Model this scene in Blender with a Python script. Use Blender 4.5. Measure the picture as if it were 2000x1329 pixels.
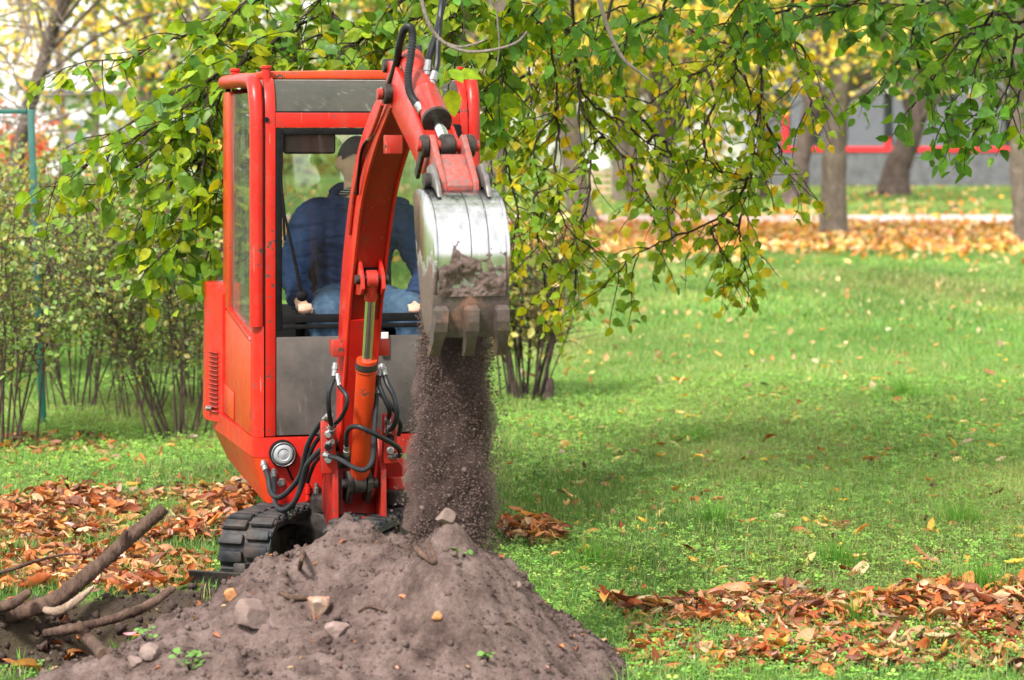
import bpy, bmesh, math, random
import numpy as np
from mathutils import Vector, Matrix, Euler

for o in list(bpy.data.objects):
    bpy.data.objects.remove(o)
SC = bpy.context.scene
COL = SC.collection
R = math.radians
rng = np.random.default_rng(7)
random.seed(7)

# ------------------------------------------------------------------ camera
FPX, EYE, PX0, PY0 = 4660.0, 2.1, 1000.0, 250.0      # focal length in photo pixels, eye height, level point
cam_d = bpy.data.cameras.new('camera')
cam = bpy.data.objects.new('camera', cam_d)
COL.objects.link(cam)
cam.location = (0, 0, EYE)
cam.rotation_euler = (R(90), 0, 0)
cam_d.sensor_width = 36.0
cam_d.lens = FPX / 2000.0 * 36.0
cam_d.shift_y = -(664.5 - PY0) / 2000.0
cam_d.clip_start = 0.5
cam_d.clip_end = 3000
cam_d.dof.use_dof = True
cam_d.dof.focus_distance = 11.0
cam_d.dof.aperture_fstop = 3.0
SC.camera = cam

# ------------------------------------------------------------------ sky, sun, exposure
SUN_EL, SUN_AZ = 50.0, 212.0       # degrees; azimuth from +Y, clockwise: behind and to the left of the camera
w = bpy.data.worlds.new('World')
SC.world = w
w.use_nodes = True
nt = w.node_tree
nt.nodes.clear()
sky = nt.nodes.new('ShaderNodeTexSky')
sky.sky_type = 'NISHITA'
sky.sun_disc = False
sky.sun_elevation = R(SUN_EL)
sky.sun_rotation = R(SUN_AZ)
sky.dust_density = 4.0
sky.air_density = 1.0
mixn = nt.nodes.new('ShaderNodeMix')
mixn.data_type = 'RGBA'
mixn.inputs[0].default_value = 0.8
mixn.inputs[7].default_value = (11.9, 11.7, 11.3, 1)       # even overcast
bg = nt.nodes.new('ShaderNodeBackground')
bg.inputs[1].default_value = 0.074
wo = nt.nodes.new('ShaderNodeOutputWorld')
nt.links.new(sky.outputs[0], mixn.inputs[6])
nt.links.new(mixn.outputs[2], bg.inputs[0])
nt.links.new(bg.outputs[0], wo.inputs[0])
sun_d = bpy.data.lights.new('sun', 'SUN')
sun_d.energy = 3.0
sun_d.angle = R(10)
sun_d.color = (1.0, 0.95, 0.87)
sun = bpy.data.objects.new('sun', sun_d)
COL.objects.link(sun)
az = R(SUN_AZ)
sdir = Vector((math.sin(az) * math.cos(R(SUN_EL)), math.cos(az) * math.cos(R(SUN_EL)), math.sin(R(SUN_EL))))
sun.rotation_euler = sdir.to_track_quat('Z', 'Y').to_euler()
sun.location = sdir * 60
SC.view_settings.view_transform = 'Standard'
SC.view_settings.look = 'None'
SC.view_settings.gamma = 1
SC.view_settings.exposure = 1.52
SC.view_settings.use_curve_mapping = False
SC.cycles.max_bounces = 7
SC.cycles.transparent_max_bounces = 12
SC.cycles.diffuse_bounces = 3
SC.cycles.glossy_bounces = 3
SC.cycles.caustics_reflective = False
SC.cycles.caustics_refractive = False
SC.cycles.sample_clamp_indirect = 6
SC.cycles.use_denoising = True

# ------------------------------------------------------------------ helpers
def W(px, py, d):
    """a point seen at a photo pixel, d metres into the scene"""
    return Vector(((px - PX0) * d / FPX, d, EYE - (py - PY0) * d / FPX))

def G(px, py):
    """the ground point seen at a photo pixel"""
    d = EYE * FPX / (py - PY0)
    return Vector(((px - PX0) * d / FPX, d, 0))

def sm(a):
    return a * a * (3 - 2 * a)

def hash2(ix, iy, s):
    n = np.sin(ix * 127.1 + iy * 311.7 + s * 74.7) * 43758.5453
    return n - np.floor(n)

def vnoise(x, y, s=0.0):
    ix, iy = np.floor(x), np.floor(y)
    fx, fy = sm(x - ix), sm(y - iy)
    a = hash2(ix, iy, s); b = hash2(ix + 1, iy, s); c = hash2(ix, iy + 1, s); d = hash2(ix + 1, iy + 1, s)
    return (a * (1 - fx) + b * fx) * (1 - fy) + (c * (1 - fx) + d * fx) * fy

def fbm(x, y, s=0.0, oct=4, gain=0.5):
    t = 0; amp = 1.0; n = 0
    for i in range(oct):
        t = t + amp * (vnoise(x, y, s + i * 3.1) - 0.5); n += amp
        x, y, amp = x * 2.03 + 5.2, y * 2.03 + 1.3, amp * gain
    return t / n

# --- materials
def nn(t, typ, **kw):
    n = t.nodes.new(typ)
    for k, v in kw.items():
        setattr(n, k, v)
    return n

class Mat:
    def __init__(s, name):
        s.m = bpy.data.materials.new(name)
        s.m.use_nodes = True
        s.t = s.m.node_tree
        s.t.nodes.clear()
        s.out = nn(s.t, 'ShaderNodeOutputMaterial')
        s.co = nn(s.t, 'ShaderNodeTexCoord').outputs['Object']
    def link(s, a, b):
        s.t.links.new(a, b)
    def put(s, sock, v):
        if hasattr(v, 'links'):
            s.link(v, sock)
        elif isinstance(v, (tuple, list)) and len(v) == 3 and sock.type == 'RGBA':
            sock.default_value = (*v, 1)
        else:
            sock.default_value = v
    def noise(s, scale, detail=4, rough=0.55, stretch=None, dist=0.0, world=True):
        n = nn(s.t, 'ShaderNodeTexNoise')
        n.inputs['Scale'].default_value = scale
        n.inputs['Detail'].default_value = detail
        n.inputs['Roughness'].default_value = rough
        n.inputs['Distortion'].default_value = dist
        g = nn(s.t, 'ShaderNodeNewGeometry').outputs['Position'] if world else s.co
        mp = nn(s.t, 'ShaderNodeMapping')
        if stretch: mp.inputs['Scale'].default_value = stretch
        s.link(g, mp.inputs[0]); s.link(mp.outputs[0], n.inputs[0])
        return n.outputs[0]
    def ramp(s, f, *stops):
        r = nn(s.t, 'ShaderNodeValToRGB')
        e = r.color_ramp.elements
        while len(e) < len(stops): e.new(0.5)
        for i, (p, c) in enumerate(stops):
            e[i].position = p
            e[i].color = (c, c, c, 1) if isinstance(c, (int, float)) else (*c, 1)
        s.link(f, r.inputs[0])
        return r.outputs[0]
    def mix(s, f, a, b, mode='MIX'):
        n = nn(s.t, 'ShaderNodeMix', data_type='RGBA', blend_type=mode)
        s.put(n.inputs[0], f); s.put(n.inputs[6], a); s.put(n.inputs[7], b)
        return n.outputs[2]
    def math(s, op, a, b=0.0):
        n = nn(s.t, 'ShaderNodeMath', operation=op)
        s.put(n.inputs[0], a); s.put(n.inputs[1], b)
        return n.outputs[0]
    def sep(s, ax, world=True):
        g = nn(s.t, 'ShaderNodeNewGeometry').outputs['Position'] if world else s.co
        n = nn(s.t, 'ShaderNodeSeparateXYZ'); s.link(g, n.inputs[0])
        return n.outputs[ax]
    def attr(s, name='col'):
        return nn(s.t, 'ShaderNodeAttribute', attribute_name=name).outputs['Color']
    def bump(s, h, strength=0.3, dist=0.01):
        b = nn(s.t, 'ShaderNodeBump')
        b.inputs['Strength'].default_value = strength; b.inputs['Distance'].default_value = dist
        s.link(h, b.inputs['Height'])
        return b.outputs[0]
    def pbr(s, base, rough=0.5, metal=0.0, normal=None, spec=0.5, coat=0.0):
        p = nn(s.t, 'ShaderNodeBsdfPrincipled')
        s.put(p.inputs['Base Color'], base); s.put(p.inputs['Roughness'], rough); s.put(p.inputs['Metallic'], metal)
        p.inputs['Specular IOR Level'].default_value = spec
        p.inputs['Coat Weight'].default_value = coat
        if normal is not None: s.link(normal, p.inputs['Normal'])
        s.link(p.outputs[0], s.out.inputs[0])
        return s.m

def leaf_mat(name, trans=0.45, gloss=0.35, veins=True, tmul=(1.25, 1.2, 0.6), spec=0.35):
    m = Mat(name)
    c = m.attr()
    n = m.ramp(m.noise(35, 3), (0.3, 0.75), (0.7, 1.15))
    c = m.mix(1.0, c, n, 'MULTIPLY')
    d = nn(m.t, 'ShaderNodeBsdfPrincipled')
    m.put(d.inputs['Base Color'], c); d.inputs['Roughness'].default_value = gloss + 0.1
    d.inputs['Specular IOR Level'].default_value = spec
    t = nn(m.t, 'ShaderNodeBsdfTranslucent')
    m.put(t.inputs[0], m.mix(1.0, c, tmul, 'MULTIPLY'))
    x = nn(m.t, 'ShaderNodeMixShader'); x.inputs[0].default_value = trans
    m.link(d.outputs[0], x.inputs[1]); m.link(t.outputs[0], x.inputs[2]); m.link(x.outputs[0], m.out.inputs[0])
    return m.m

def simple(name, base, rough=0.5, metal=0.0, var=0.25, scale=12, bump=0.0, spec=0.5):
    m = Mat(name)
    n = m.noise(scale, 5)
    lo = tuple(c * (1 - var) for c in base); hi = tuple(min(1, c * (1 + var)) for c in base)
    c = m.ramp(n, (0.3, lo), (0.7, hi))
    return m.pbr(c, rough, metal, m.bump(n, bump, 0.01) if bump else None, spec)

def paint(name, a, b, chip=0.62, dirt=0.5):
    m = Mat(name)
    big = m.noise(3.0, 4)
    c = m.ramp(big, (0.3, a), (0.7, b))
    streak = m.noise(9, 4, stretch=(1, 1, 0.12))
    c = m.mix(m.ramp(streak, (0.58, 0.0), (0.8, 0.16)), c, (0.52, 0.12, 0.06))
    scr = m.noise(120, 2, 0.5, stretch=(0.6, 0.6, 0.04))
    c = m.mix(m.ramp(scr, (0.70, 0.0), (0.74, 0.35)), c, (0.55, 0.22, 0.16))
    grime = m.noise(14, 6, 0.7)
    c = m.mix(m.ramp(grime, (0.54, 0.0), (0.78, dirt)), c, (0.075, 0.032, 0.022))
    dust = m.noise(2.1, 6, 0.75, dist=0.6)
    c = m.mix(m.ramp(dust, (0.52, 0.0), (0.72, 0.30)), c, (0.20, 0.085, 0.06))
    ch = m.noise(42, 4, 0.6)
    chm = m.ramp(m.math('MULTIPLY', ch, m.math('ADD', m.noise(6, 3), 0.5)), (chip, 0.0), (chip + 0.025, 1.0))
    c = m.mix(chm, c, (0.055, 0.045, 0.04))
    fine = m.noise(160, 2)
    r = m.ramp(grime, (0.3, 0.24), (0.7, 0.5))
    return m.pbr(c, r, 0.0, m.bump(m.math('ADD', m.math('MULTIPLY', fine, 0.15), m.math('MULTIPLY', chm, -0.6)), 0.25, 0.003), 0.3)

# --- object building
LOC = {}            # world location of every empty or mesh a child may hang from
def fin(o, parent, world_loc):
    COL.objects.link(o)
    if parent is not None:
        o.parent = parent
        o.location = Vector(world_loc) - LOC[parent.name]
    else:
        o.location = world_loc
    LOC[o.name] = Vector(world_loc)
    return o

def tag(o, label=None, cat=None, group=None, kind=None):
    if label: o['label'] = label
    if cat: o['category'] = cat
    if group: o['group'] = group
    if kind: o['kind'] = kind
    return o

def thing(name, label, cat, loc, group=None):
    o = bpy.data.objects.new(name, None)
    o.empty_display_size = 0.2
    fin(o, None, Vector(loc))
    return tag(o, label, cat, group)

class MB:
    """collects faces in world space and links them as one mesh object"""
    def __init__(s):
        s.v = []; s.f = []
    def add(s, vs, fs):
        b = len(s.v)
        s.v += [tuple(v) for v in vs]
        s.f += [tuple(i + b for i in f) for f in fs]
        return s
    def box(s, size, M=None, bev=0.006, seg=2):
        bm = bmesh.new()
        bmesh.ops.create_cube(bm, size=1)
        for v in bm.verts: v.co = Vector((v.co.x * size[0], v.co.y * size[1], v.co.z * size[2]))
        if bev: bmesh.ops.bevel(bm, geom=bm.edges[:], offset=min(bev, min(size) * 0.45), segments=seg, profile=0.5, affect='EDGES')
        s._bm(bm, M); return s
    def _bm(s, bm, M=None):
        if M is not None: bmesh.ops.transform(bm, matrix=M, verts=bm.verts)
        bm.verts.index_update()
        s.add([v.co[:] for v in bm.verts], [[v.index for v in f.verts] for f in bm.faces])
        bm.free()
    def prism(s, poly, w0, w1, fn, bev=0.006, seg=2, map3=None):
        """poly (a, b) swept from w0 to w1; fn(a, b, w) gives the world point"""
        bm = bmesh.new()
        A = [bm.verts.new((p[0], p[1], w0)) for p in poly]
        B = [bm.verts.new((p[0], p[1], w1)) for p in poly]
        n = len(poly)
        bm.faces.new(A[::-1]); bm.faces.new(B)
        for i in range(n): bm.faces.new((A[i], A[(i + 1) % n], B[(i + 1) % n], B[i]))
        bmesh.ops.recalc_face_normals(bm, faces=bm.faces[:])
        if bev:
            es = [e for e in bm.edges if e.calc_face_angle(0) > R(28)]
            bmesh.ops.bevel(bm, geom=es, offset=bev, segments=seg, profile=0.5, affect='EDGES')
        bmesh.ops.triangulate(bm, faces=[f for f in bm.faces if len(f.verts) > 4])
        for v in bm.verts: v.co = fn(*v.co)
        bmesh.ops.recalc_face_normals(bm, faces=bm.faces[:])
        s._bm(bm); return s
    def tube(s, pts, rad, n=10, cap=True, sq=None):
        """round tube along points; rad a number or a list"""
        pts = [Vector(p) for p in pts]
        m = len(pts)
        rad = [rad] * m if isinstance(rad, (int, float)) else rad
        t0 = (pts[1] - pts[0]).normalized()
        up = Vector((0, 0, 1)) if abs(t0.z) < 0.9 else Vector((0, 1, 0))
        u = t0.cross(up).normalized()
        rings = []
        for i, p in enumerate(pts):
            t = (pts[min(i + 1, m - 1)] - pts[max(i - 1, 0)]).normalized()
            u = (u - t * u.dot(t)).normalized()
            v = t.cross(u)
            rings.append([p + (u * math.cos(a) + v * math.sin(a)) * rad[i] for a in [2 * math.pi * k / n for k in range(n)]])
        vs = [q for r_ in rings for q in r_]
        fs = [(i * n + k, i * n + (k + 1) % n, (i + 1) * n + (k + 1) % n, (i + 1) * n + k) for i in range(m - 1) for k in range(n)]
        if cap:
            fs += [tuple(range(n))[::-1], tuple((m - 1) * n + k for k in range(n))]
        return s.add(vs, fs)
    def lathe(s, a, b, prof, n=24):
        """prof: list of (t along a->b in metres, radius)"""
        a, b = Vector(a), Vector(b)
        d = (b - a).normalized()
        up = Vector((0, 0, 1)) if abs(d.z) < 0.9 else Vector((1, 0, 0))
        u = d.cross(up).normalized(); v = d.cross(u)
        vs = [a + d * t + (u * math.cos(q) + v * math.sin(q)) * max(r_, 1e-4) for t, r_ in prof for q in [2 * math.pi * k / n for k in range(n)]]
        m = len(prof)
        fs = [(i * n + k, i * n + (k + 1) % n, (i + 1) * n + (k + 1) % n, (i + 1) * n + k) for i in range(m - 1) for k in range(n)]
        fs += [tuple(range(n))[::-1], tuple((m - 1) * n + k for k in range(n))]
        return s.add(vs, fs)
    def cyl(s, a, b, r, n=20, bev=None):
        L = (Vector(b) - Vector(a)).length
        e = min(r * 0.12, L * 0.2) if bev is None else bev
        return s.lathe(a, b, [(0, r - e), (e, r), (L - e, r), (L, r - e)], n)
    def build(s, name, mat, parent=None, smooth=35, loc=None):
        V = np.array(s.v, dtype=np.float64)
        c = Vector((V.min(0) + V.max(0)) / 2) if loc is None else Vector(loc)
        me = bpy.data.meshes.new(name)
        me.from_pydata([tuple(q) for q in (V - np.array(c))], [], s.f)
        bm = bmesh.new(); bm.from_mesh(me)
        bmesh.ops.recalc_face_normals(bm, faces=bm.faces[:])
        bm.to_mesh(me); bm.free()
        me.materials.append(mat)
        if smooth:
            me.polygons.foreach_set('use_smooth', [True] * len(me.polygons))
            me.set_sharp_from_angle(angle=R(smooth))
        o = bpy.data.objects.new(name, me)
        return fin(o, parent, c)

def npmesh(name, V, T, mat, col=None, parent=None, smooth=True, loc=(0, 0, 0)):
    """triangle / quad soup from numpy arrays; col: one colour per vertex"""
    V = np.asarray(V, dtype=np.float32) - np.array(loc, dtype=np.float32)
    T = np.asarray(T, dtype=np.int32)
    k = T.shape[1]
    me = bpy.data.meshes.new(name)
    me.vertices.add(len(V)); me.vertices.foreach_set('co', V.ravel())
    me.loops.add(T.size); me.loops.foreach_set('vertex_index', T.ravel())
    me.polygons.add(len(T)); me.polygons.foreach_set('loop_start', np.arange(0, T.size, k, dtype=np.int32))
    if smooth: me.polygons.foreach_set('use_smooth', np.ones(len(T), dtype=bool))
    me.update(calc_edges=True)
    if col is not None:
        a = me.attributes.new('col', 'FLOAT_COLOR', 'POINT')
        c4 = np.ones((len(V), 4), dtype=np.float32); c4[:, :3] = col
        a.data.foreach_set('color', c4.ravel())
    me.materials.append(mat)
    o = bpy.data.objects.new(name, me)
    return fin(o, parent, Vector(loc))

def scatter(tv, tt, Mx, P, cols):
    """copies of a small template: Mx (m,3,3), P (m,3), cols (m,3) -> V, T, C"""
    tv = np.asarray(tv); tt = np.asarray(tt)
    m, n = len(P), len(tv)
    V = np.einsum('mij,nj->mni', Mx, tv) + P[:, None, :]
    T = tt[None] + (np.arange(m) * n)[:, None, None]
    C = np.repeat(cols[:, None, :], n, 1)
    return V.reshape(-1, 3), T.reshape(-1, tt.shape[1]), C.reshape(-1, 3)

def join(parts):
    V = []; T = []; C = []; b = 0
    for v, t, c in parts:
        V.append(v); T.append(t + b); C.append(c); b += len(v)
    return np.concatenate(V), np.concatenate(T), np.concatenate(C)

def unit(a):
    return a / np.maximum(np.linalg.norm(a, axis=-1, keepdims=True), 1e-9)

def frames(tip, nor, scale):
    """matrices whose Y column is the leaf's length, Z its normal"""
    y = unit(tip)
    z = unit(nor - y * np.sum(nor * y, -1, keepdims=True))
    x = np.cross(y, z)
    return np.stack([x, y, z], -1) * np.asarray(scale).reshape(-1, 1, 1)

def catmull(pts, n=6):
    P = [Vector(p) for p in pts]
    if len(P) < 3: 
        return [P[0].lerp(P[1], i / n) for i in range(n + 1)]
    out = []
    for i in range(len(P) - 1):
        a = P[i - 1] if i else P[0] * 2 - P[1]
        b, c = P[i], P[i + 1]
        d = P[i + 2] if i + 2 < len(P) else c * 2 - b
        for k in range(n):
            t = k / n
            out.append(0.5 * ((2 * b) + (c - a) * t + (2 * a - 5 * b + 4 * c - d) * t * t + (3 * b - a - 3 * c + d) * t ** 3))
    return out + [P[-1]]

def palette(n, cols, jit=0.18):
    cols = np.array(cols)
    c = cols[rng.integers(0, len(cols), n)]
    return np.clip(c * (1 + rng.normal(0, jit, (n, 1))) * (1 + rng.normal(0, jit * 0.4, (n, 3))), 0.003, 0.9)

# ------------------------------------------------------------------ the ground
TRENCH = (-1.72, 9.72)
def trench(x, y):
    d = np.sqrt(((x - TRENCH[0]) / 0.80) ** 2 + ((y - TRENCH[1]) / 0.66) ** 2) + fbm(x * 3, y * 3, 4.0) * 0.75
    return np.clip((1.12 - d) / 0.4, 0, 1)

MOUND = [(-0.64, 9.40, 0.60, 0.66), (-0.25, 8.98, 0.635, 1.0), (-0.42, 9.25, 0.52, 0.66), (-0.06, 9.10, 0.45, 0.80), (-0.98, 9.15, 0.30, 0.48), (-0.55, 8.75, 0.30, 0.45),
         (-1.28, 8.9, 0.20, 0.36), (-1.55, 8.8, 0.13, 0.33), (0.0, 8.75, 0.24, 0.58), (-1.0, 8.6, 0.2, 0.4)]
def mound_h(x, y):
    wx = x + fbm(x * 2.2, y * 2.2, 11.0) * 0.16
    wy = y + fbm(x * 2.2, y * 2.2, 17.0) * 0.16
    hs = np.stack([H - s * np.sqrt((wx - cx) ** 2 + (wy - cy) ** 2 + 0.0012) for cx, cy, H, s in MOUND])
    k = 26.0
    h = np.log(np.maximum(np.exp(k * hs).sum(0), 1e-200)) / k - 0.02
    return h

def ground_z(x, y):
    near = np.clip(1 - (y - 18) / 20, 0, 1)
    z = fbm(x * 0.55, y * 0.55, 2.0, 4) * 0.10 * near
    t_ = trench(x, y)
    z = z - t_ * (0.22 + fbm(x * 5, y * 5, 9.0) * 0.24) + np.sqrt(t_) * (np.abs(fbm(x * 14, y * 14, 3.0, 3)) * 0.13 - 0.02)
    rim = np.exp(-((x + 1.45) / 0.4) ** 2 - ((y - 10.42) / 0.16) ** 2) * 0.12
    return z + rim * (0.7 + fbm(x * 7, y * 7, 6.0))

xs = np.concatenate([-np.geomspace(500, 4.2, 26), np.arange(-4.1, -2.75, 0.045), np.arange(-2.72, -0.8, 0.024), np.arange(-0.77, 4.15, 0.045), np.geomspace(4.2, 500, 26)])
ys = np.concatenate([np.linspace(-60, 6.5, 12), np.arange(7.0, 8.7, 0.045), np.arange(8.72, 10.9, 0.024), np.arange(10.93, 17.0, 0.045), np.geomspace(17.2, 1200, 90)])
GX, GY = np.meshgrid(xs, ys)
GZ = ground_z(GX, GY)
nx, ny = len(xs), len(ys)
idx = np.arange(nx * ny).reshape(ny, nx)
quads = np.stack([idx[:-1, :-1], idx[:-1, 1:], idx[1:, 1:], idx[1:, :-1]], -1).reshape(-1, 4)
tr = np.clip(trench(GX, GY) * 6 + np.clip(0.62 - np.abs(GY - 10.32) / 0.34, 0, 1) * 3 * (np.abs(GX + 1.62) < 0.75 + 0.3 * fbm(GX * 6, GY * 6, 2.0)), 0, 1)
base_g = np.array([0.13, 0.24, 0.035]); soil_g = np.array([0.045, 0.031, 0.027]); thatch = np.array([0.13, 0.12, 0.05])
pat = np.clip(fbm(GX * 0.8, GY * 0.8, 31.0) * 1.8 + 0.45, 0, 1)
gcol = base_g * (1 - pat[..., None] * 0.4) + thatch * pat[..., None] * 0.4
gcol = gcol * (1 - tr[..., None]) + soil_g * tr[..., None]
m = Mat('turf_and_soil')
n1 = m.noise(60, 5, 0.7)
n2 = m.noise(2.2, 4)
c = m.mix(1.0, m.attr(), m.ramp(n1, (0.3, 0.6), (0.7, 1.35)), 'MULTIPLY')
c = m.mix(m.ramp(n2, (0.4, 0.0), (0.7, 0.35)), c, (0.12, 0.10, 0.05))
M_GROUND = m.pbr(c, 0.95, 0, m.bump(n1, 0.8, 0.03), 0.15)
V = np.stack([GX, GY, GZ], -1).reshape(-1, 3)
o = npmesh('lawn', V, quads, M_GROUND, gcol.reshape(-1, 3))
tag(o, kind='structure')

# the pale path across the park
m = Mat('path_gravel')
n = m.noise(25, 5)
M_PATH = m.pbr(m.ramp(n, (0.3, (0.34, 0.26, 0.25)), (0.7, (0.48, 0.38, 0.36))), 0.9, 0, m.bump(n, 0.3), 0.2)
px = np.linspace(-60, 60, 90)
pv = np.concatenate([np.stack([px, 51.6 + fbm(px * 0.3, px * 0, 3) * 1.6, px * 0 + 0.012], -1), np.stack([px, 57.2 + fbm(px * 0.3, px * 0, 8) * 1.6, px * 0 + 0.012], -1)])
pq = np.array([(i, i + 1, 91 + i, 90 + i) for i in range(89)])
tag(npmesh('path', pv, pq, M_PATH), kind='structure')

# ------------------------------------------------------------------ soil mound
m = Mat('dug_soil')
n1 = m.noise(7, 6, 0.65); n2 = m.noise(55, 6, 0.75); n3 = m.noise(260, 3, 0.7)
c = m.ramp(n1, (0.30, (0.058, 0.038, 0.034)), (0.48, (0.145, 0.102, 0.092)), (0.62, (0.190, 0.137, 0.125)), (0.8, (0.27, 0.205, 0.19)))
c = m.mix(1.0, c, m.ramp(n2, (0.28, 0.55), (0.7, 1.25)), 'MULTIPLY')
c = m.mix(m.ramp(n3, (0.68, 0.0), (0.74, 0.5)), c, (0.36, 0.28, 0.24))
hh = m.math('ADD', m.math('MULTIPLY', n2, 1.0), m.math('MULTIPLY', n3, 0.35))
M_SOIL = m.pbr(c, 0.95, 0, m.bump(hh, 0.9, 0.02), 0.12)

def mound_grid():
    x = np.arange(-2.2, 1.35, 0.0125); y = np.arange(8.0, 10.75, 0.0125)
    X, Y = np.meshgrid(x, y)
    h = mound_h(X, Y)
    rough = np.clip(h * 6, 0, 1)
    tex = fbm(X * 5, Y * 5, 21.0, 3) * 0.15 + np.abs(fbm(X * 9, Y * 4, 26.0, 3)) * 0.10 + (np.abs(fbm(X * 17, Y * 17, 5.0, 3)) - 0.1) * 0.06 + fbm(X * 38, Y * 38, 8.0, 3) * 0.026
    h = h + tex * (0.25 + 0.75 * rough)
    # clods: small domes pressed into the surface
    r2 = np.random.default_rng(5)
    for i in range(120):
        cx, cy = r2.uniform(-1.7, 0.8), r2.uniform(8.3, 10.0)
        r = 0.008 + 0.034 * r2.random() ** 3
        i0, j0 = int((cy - 8.0) / 0.0125), int((cx + 2.2) / 0.0125)
        k = int(r / 0.0125) + 2
        s = np.s_[max(0, i0 - k):i0 + k, max(0, j0 - k):j0 + k]
        dd = ((X[s] - cx) / (r * r2.uniform(0.8, 1.3))) ** 2 + ((Y[s] - cy) / r) ** 2
        h[s] += np.sqrt(np.clip(1 - dd, 0, 1)) * r * 0.65
    return X, Y, h
MX, MY, MH = mound_grid()
def mound_top(x, y):
    i = np.clip(((np.asarray(y) - 8.0) / 0.0125).astype(int), 0, MH.shape[0] - 1)
    j = np.clip(((np.asarray(x) + 2.2) / 0.0125).astype(int), 0, MH.shape[1] - 1)
    return np.maximum(MH[i, j], ground_z(np.asarray(x), np.asarray(y)))
gz = ground_z(MX, MY)
keep = MH > gz - 0.03
ny_, nx_ = MX.shape
idx = np.arange(nx_ * ny_).reshape(ny_, nx_)
kq = keep[:-1, :-1] & keep[1:, :-1] & keep[:-1, 1:] & keep[1:, 1:]
quads = np.stack([idx[:-1, :-1], idx[:-1, 1:], idx[1:, 1:], idx[1:, :-1]], -1)[kq]
used, inv = np.unique(quads, return_inverse=True)
MV = np.stack([MX, MY, MH], -1).reshape(-1, 3)[used]
o = npmesh('soil_mound', MV, inv.reshape(-1, 4), M_SOIL, loc=(-0.5, 9.2, 0))
tag(o, 'heap of dry purplish brown dug soil below the bucket', 'soil heap')

# loose clods on the mound and round the trench: too many to count
def ico(sub=1, seed=0, amp=0.3):
    bm = bmesh.new(); bmesh.ops.create_icosphere(bm, subdivisions=sub, radius=1)
    r_ = random.Random(seed)
    v = np.array([np.array(q.co) * (1 + r_.uniform(-amp, amp)) for q in bm.verts]); bm.verts.index_update()
    f = np.array([[q.index for q in g.verts] for g in bm.faces]); bm.free()
    return v, f
def rand_rot(n):
    q = unit(rng.normal(size=(n, 4)))
    w_, x, y, z = q.T
    return np.stack([np.stack([1 - 2 * (y * y + z * z), 2 * (x * y - z * w_), 2 * (x * z + y * w_)], -1),
                     np.stack([2 * (x * y + z * w_), 1 - 2 * (x * x + z * z), 2 * (y * z - x * w_)], -1),
                     np.stack([2 * (x * z - y * w_), 2 * (y * z + x * w_), 1 - 2 * (x * x + y * y)], -1)], 1)
n = 6500
cx, cy = rng.uniform(-2.3, 1.0, n), rng.uniform(8.4, 10.7, n)
ok = (mound_h(cx, cy) > ground_z(cx, cy) - 0.05) | (trench(cx, cy) > 0.3)
cx, cy = cx[ok], cy[ok]; n = len(cx)
sz = 0.0025 + 0.015 * rng.random(n) ** 6
parts = []
for k in range(3):
    s = np.arange(n) % 3 == k
    v, f = ico(1, k)
    P = np.stack([cx[s], cy[s], mound_top(cx[s], cy[s]) + sz[s] * 0.3], -1)
    parts.append(scatter(v, f, rand_rot(s.sum()) * sz[s][:, None, None], P, palette(s.sum(), [(0.12, 0.08, 0.07)])))
n = 26000
cx, cy = rng.uniform(-2.3, 1.0, n), rng.uniform(8.3, 10.3, n)
ok = mound_h(cx, cy) > ground_z(cx, cy) - 0.06
cx, cy = cx[ok], cy[ok]; n = len(cx)
sz = 0.0012 + 0.0042 * rng.random(n) ** 3
tet = (np.array([(1, 1, 1), (-1, -1, 1), (-1, 1, -1), (1, -1, -1)], float), np.array([(0, 1, 3), (0, 2, 1), (0, 3, 2), (1, 2, 3)]))
parts.append(scatter(*tet, rand_rot(n) * sz[:, None, None], np.stack([cx, cy, mound_top(cx, cy) + sz * 0.4], -1), np.ones((n, 3))))
V, T, C = join(parts)
tag(npmesh('loose_soil', V, T, M_SOIL, smooth=True), 'loose brown soil crumbs strewn over heap and trench', 'soil', kind='stuff')

n = 5200
cx, cy = rng.uniform(-2.6, -0.95, n), rng.uniform(8.9, 10.75, n)
ok = ((trench(cx, cy) > 0.05) | ((np.abs(cy - 10.35) < 0.2) & (np.abs(cx + 1.6) < 0.65))) & (mound_h(cx, cy) < ground_z(cx, cy) + 0.02)
cx, cy = cx[ok], cy[ok]; n = len(cx)
sz = 0.004 + 0.026 * rng.random(n) ** 5
M_DARKSOIL = simple('damp_dark_soil', (0.045, 0.031, 0.027), 0.9, 0, 0.4, 40, 0.6, 0.2)
v, f = ico(1, 9, 0.35)
V, T, C = scatter(v, f, rand_rot(n) * sz[:, None, None], np.stack([cx, cy, ground_z(cx, cy) + sz * 0.4], -1), np.ones((n, 3)))
tag(npmesh('trench_soil', V, T, M_DARKSOIL, smooth=True), 'damp dark crumbled soil lining the trench', 'soil', kind='stuff')

# ------------------------------------------------------------------ grass
M_GRASS = leaf_mat('grass_blades', 0.45, 0.55, tmul=(1.2, 1.15, 0.7), spec=0.2)
def field(n, y0, y1, p=0.0, margin=0.25):
    u = rng.random(n)
    y = (y0 ** (p + 1) + u * (y1 ** (p + 1) - y0 ** (p + 1))) ** (1 / (p + 1))
    half = 1010.0 / FPX * y + margin
    return (rng.random(n) * 2 - 1) * half, y

def bare(x, y):
    """where no grass grows"""
    b = trench(x, y) > 0.15
    b |= mound_h(x, y) > ground_z(x, y) + 0.012
    b |= (y > 51.0) & (y < 57.8)
    b |= (np.abs(y - 10.35) < 0.22) & (np.abs(x + 1.5) < 0.5) & (rng.random(len(x)) < 0.8)
    return b

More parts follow.
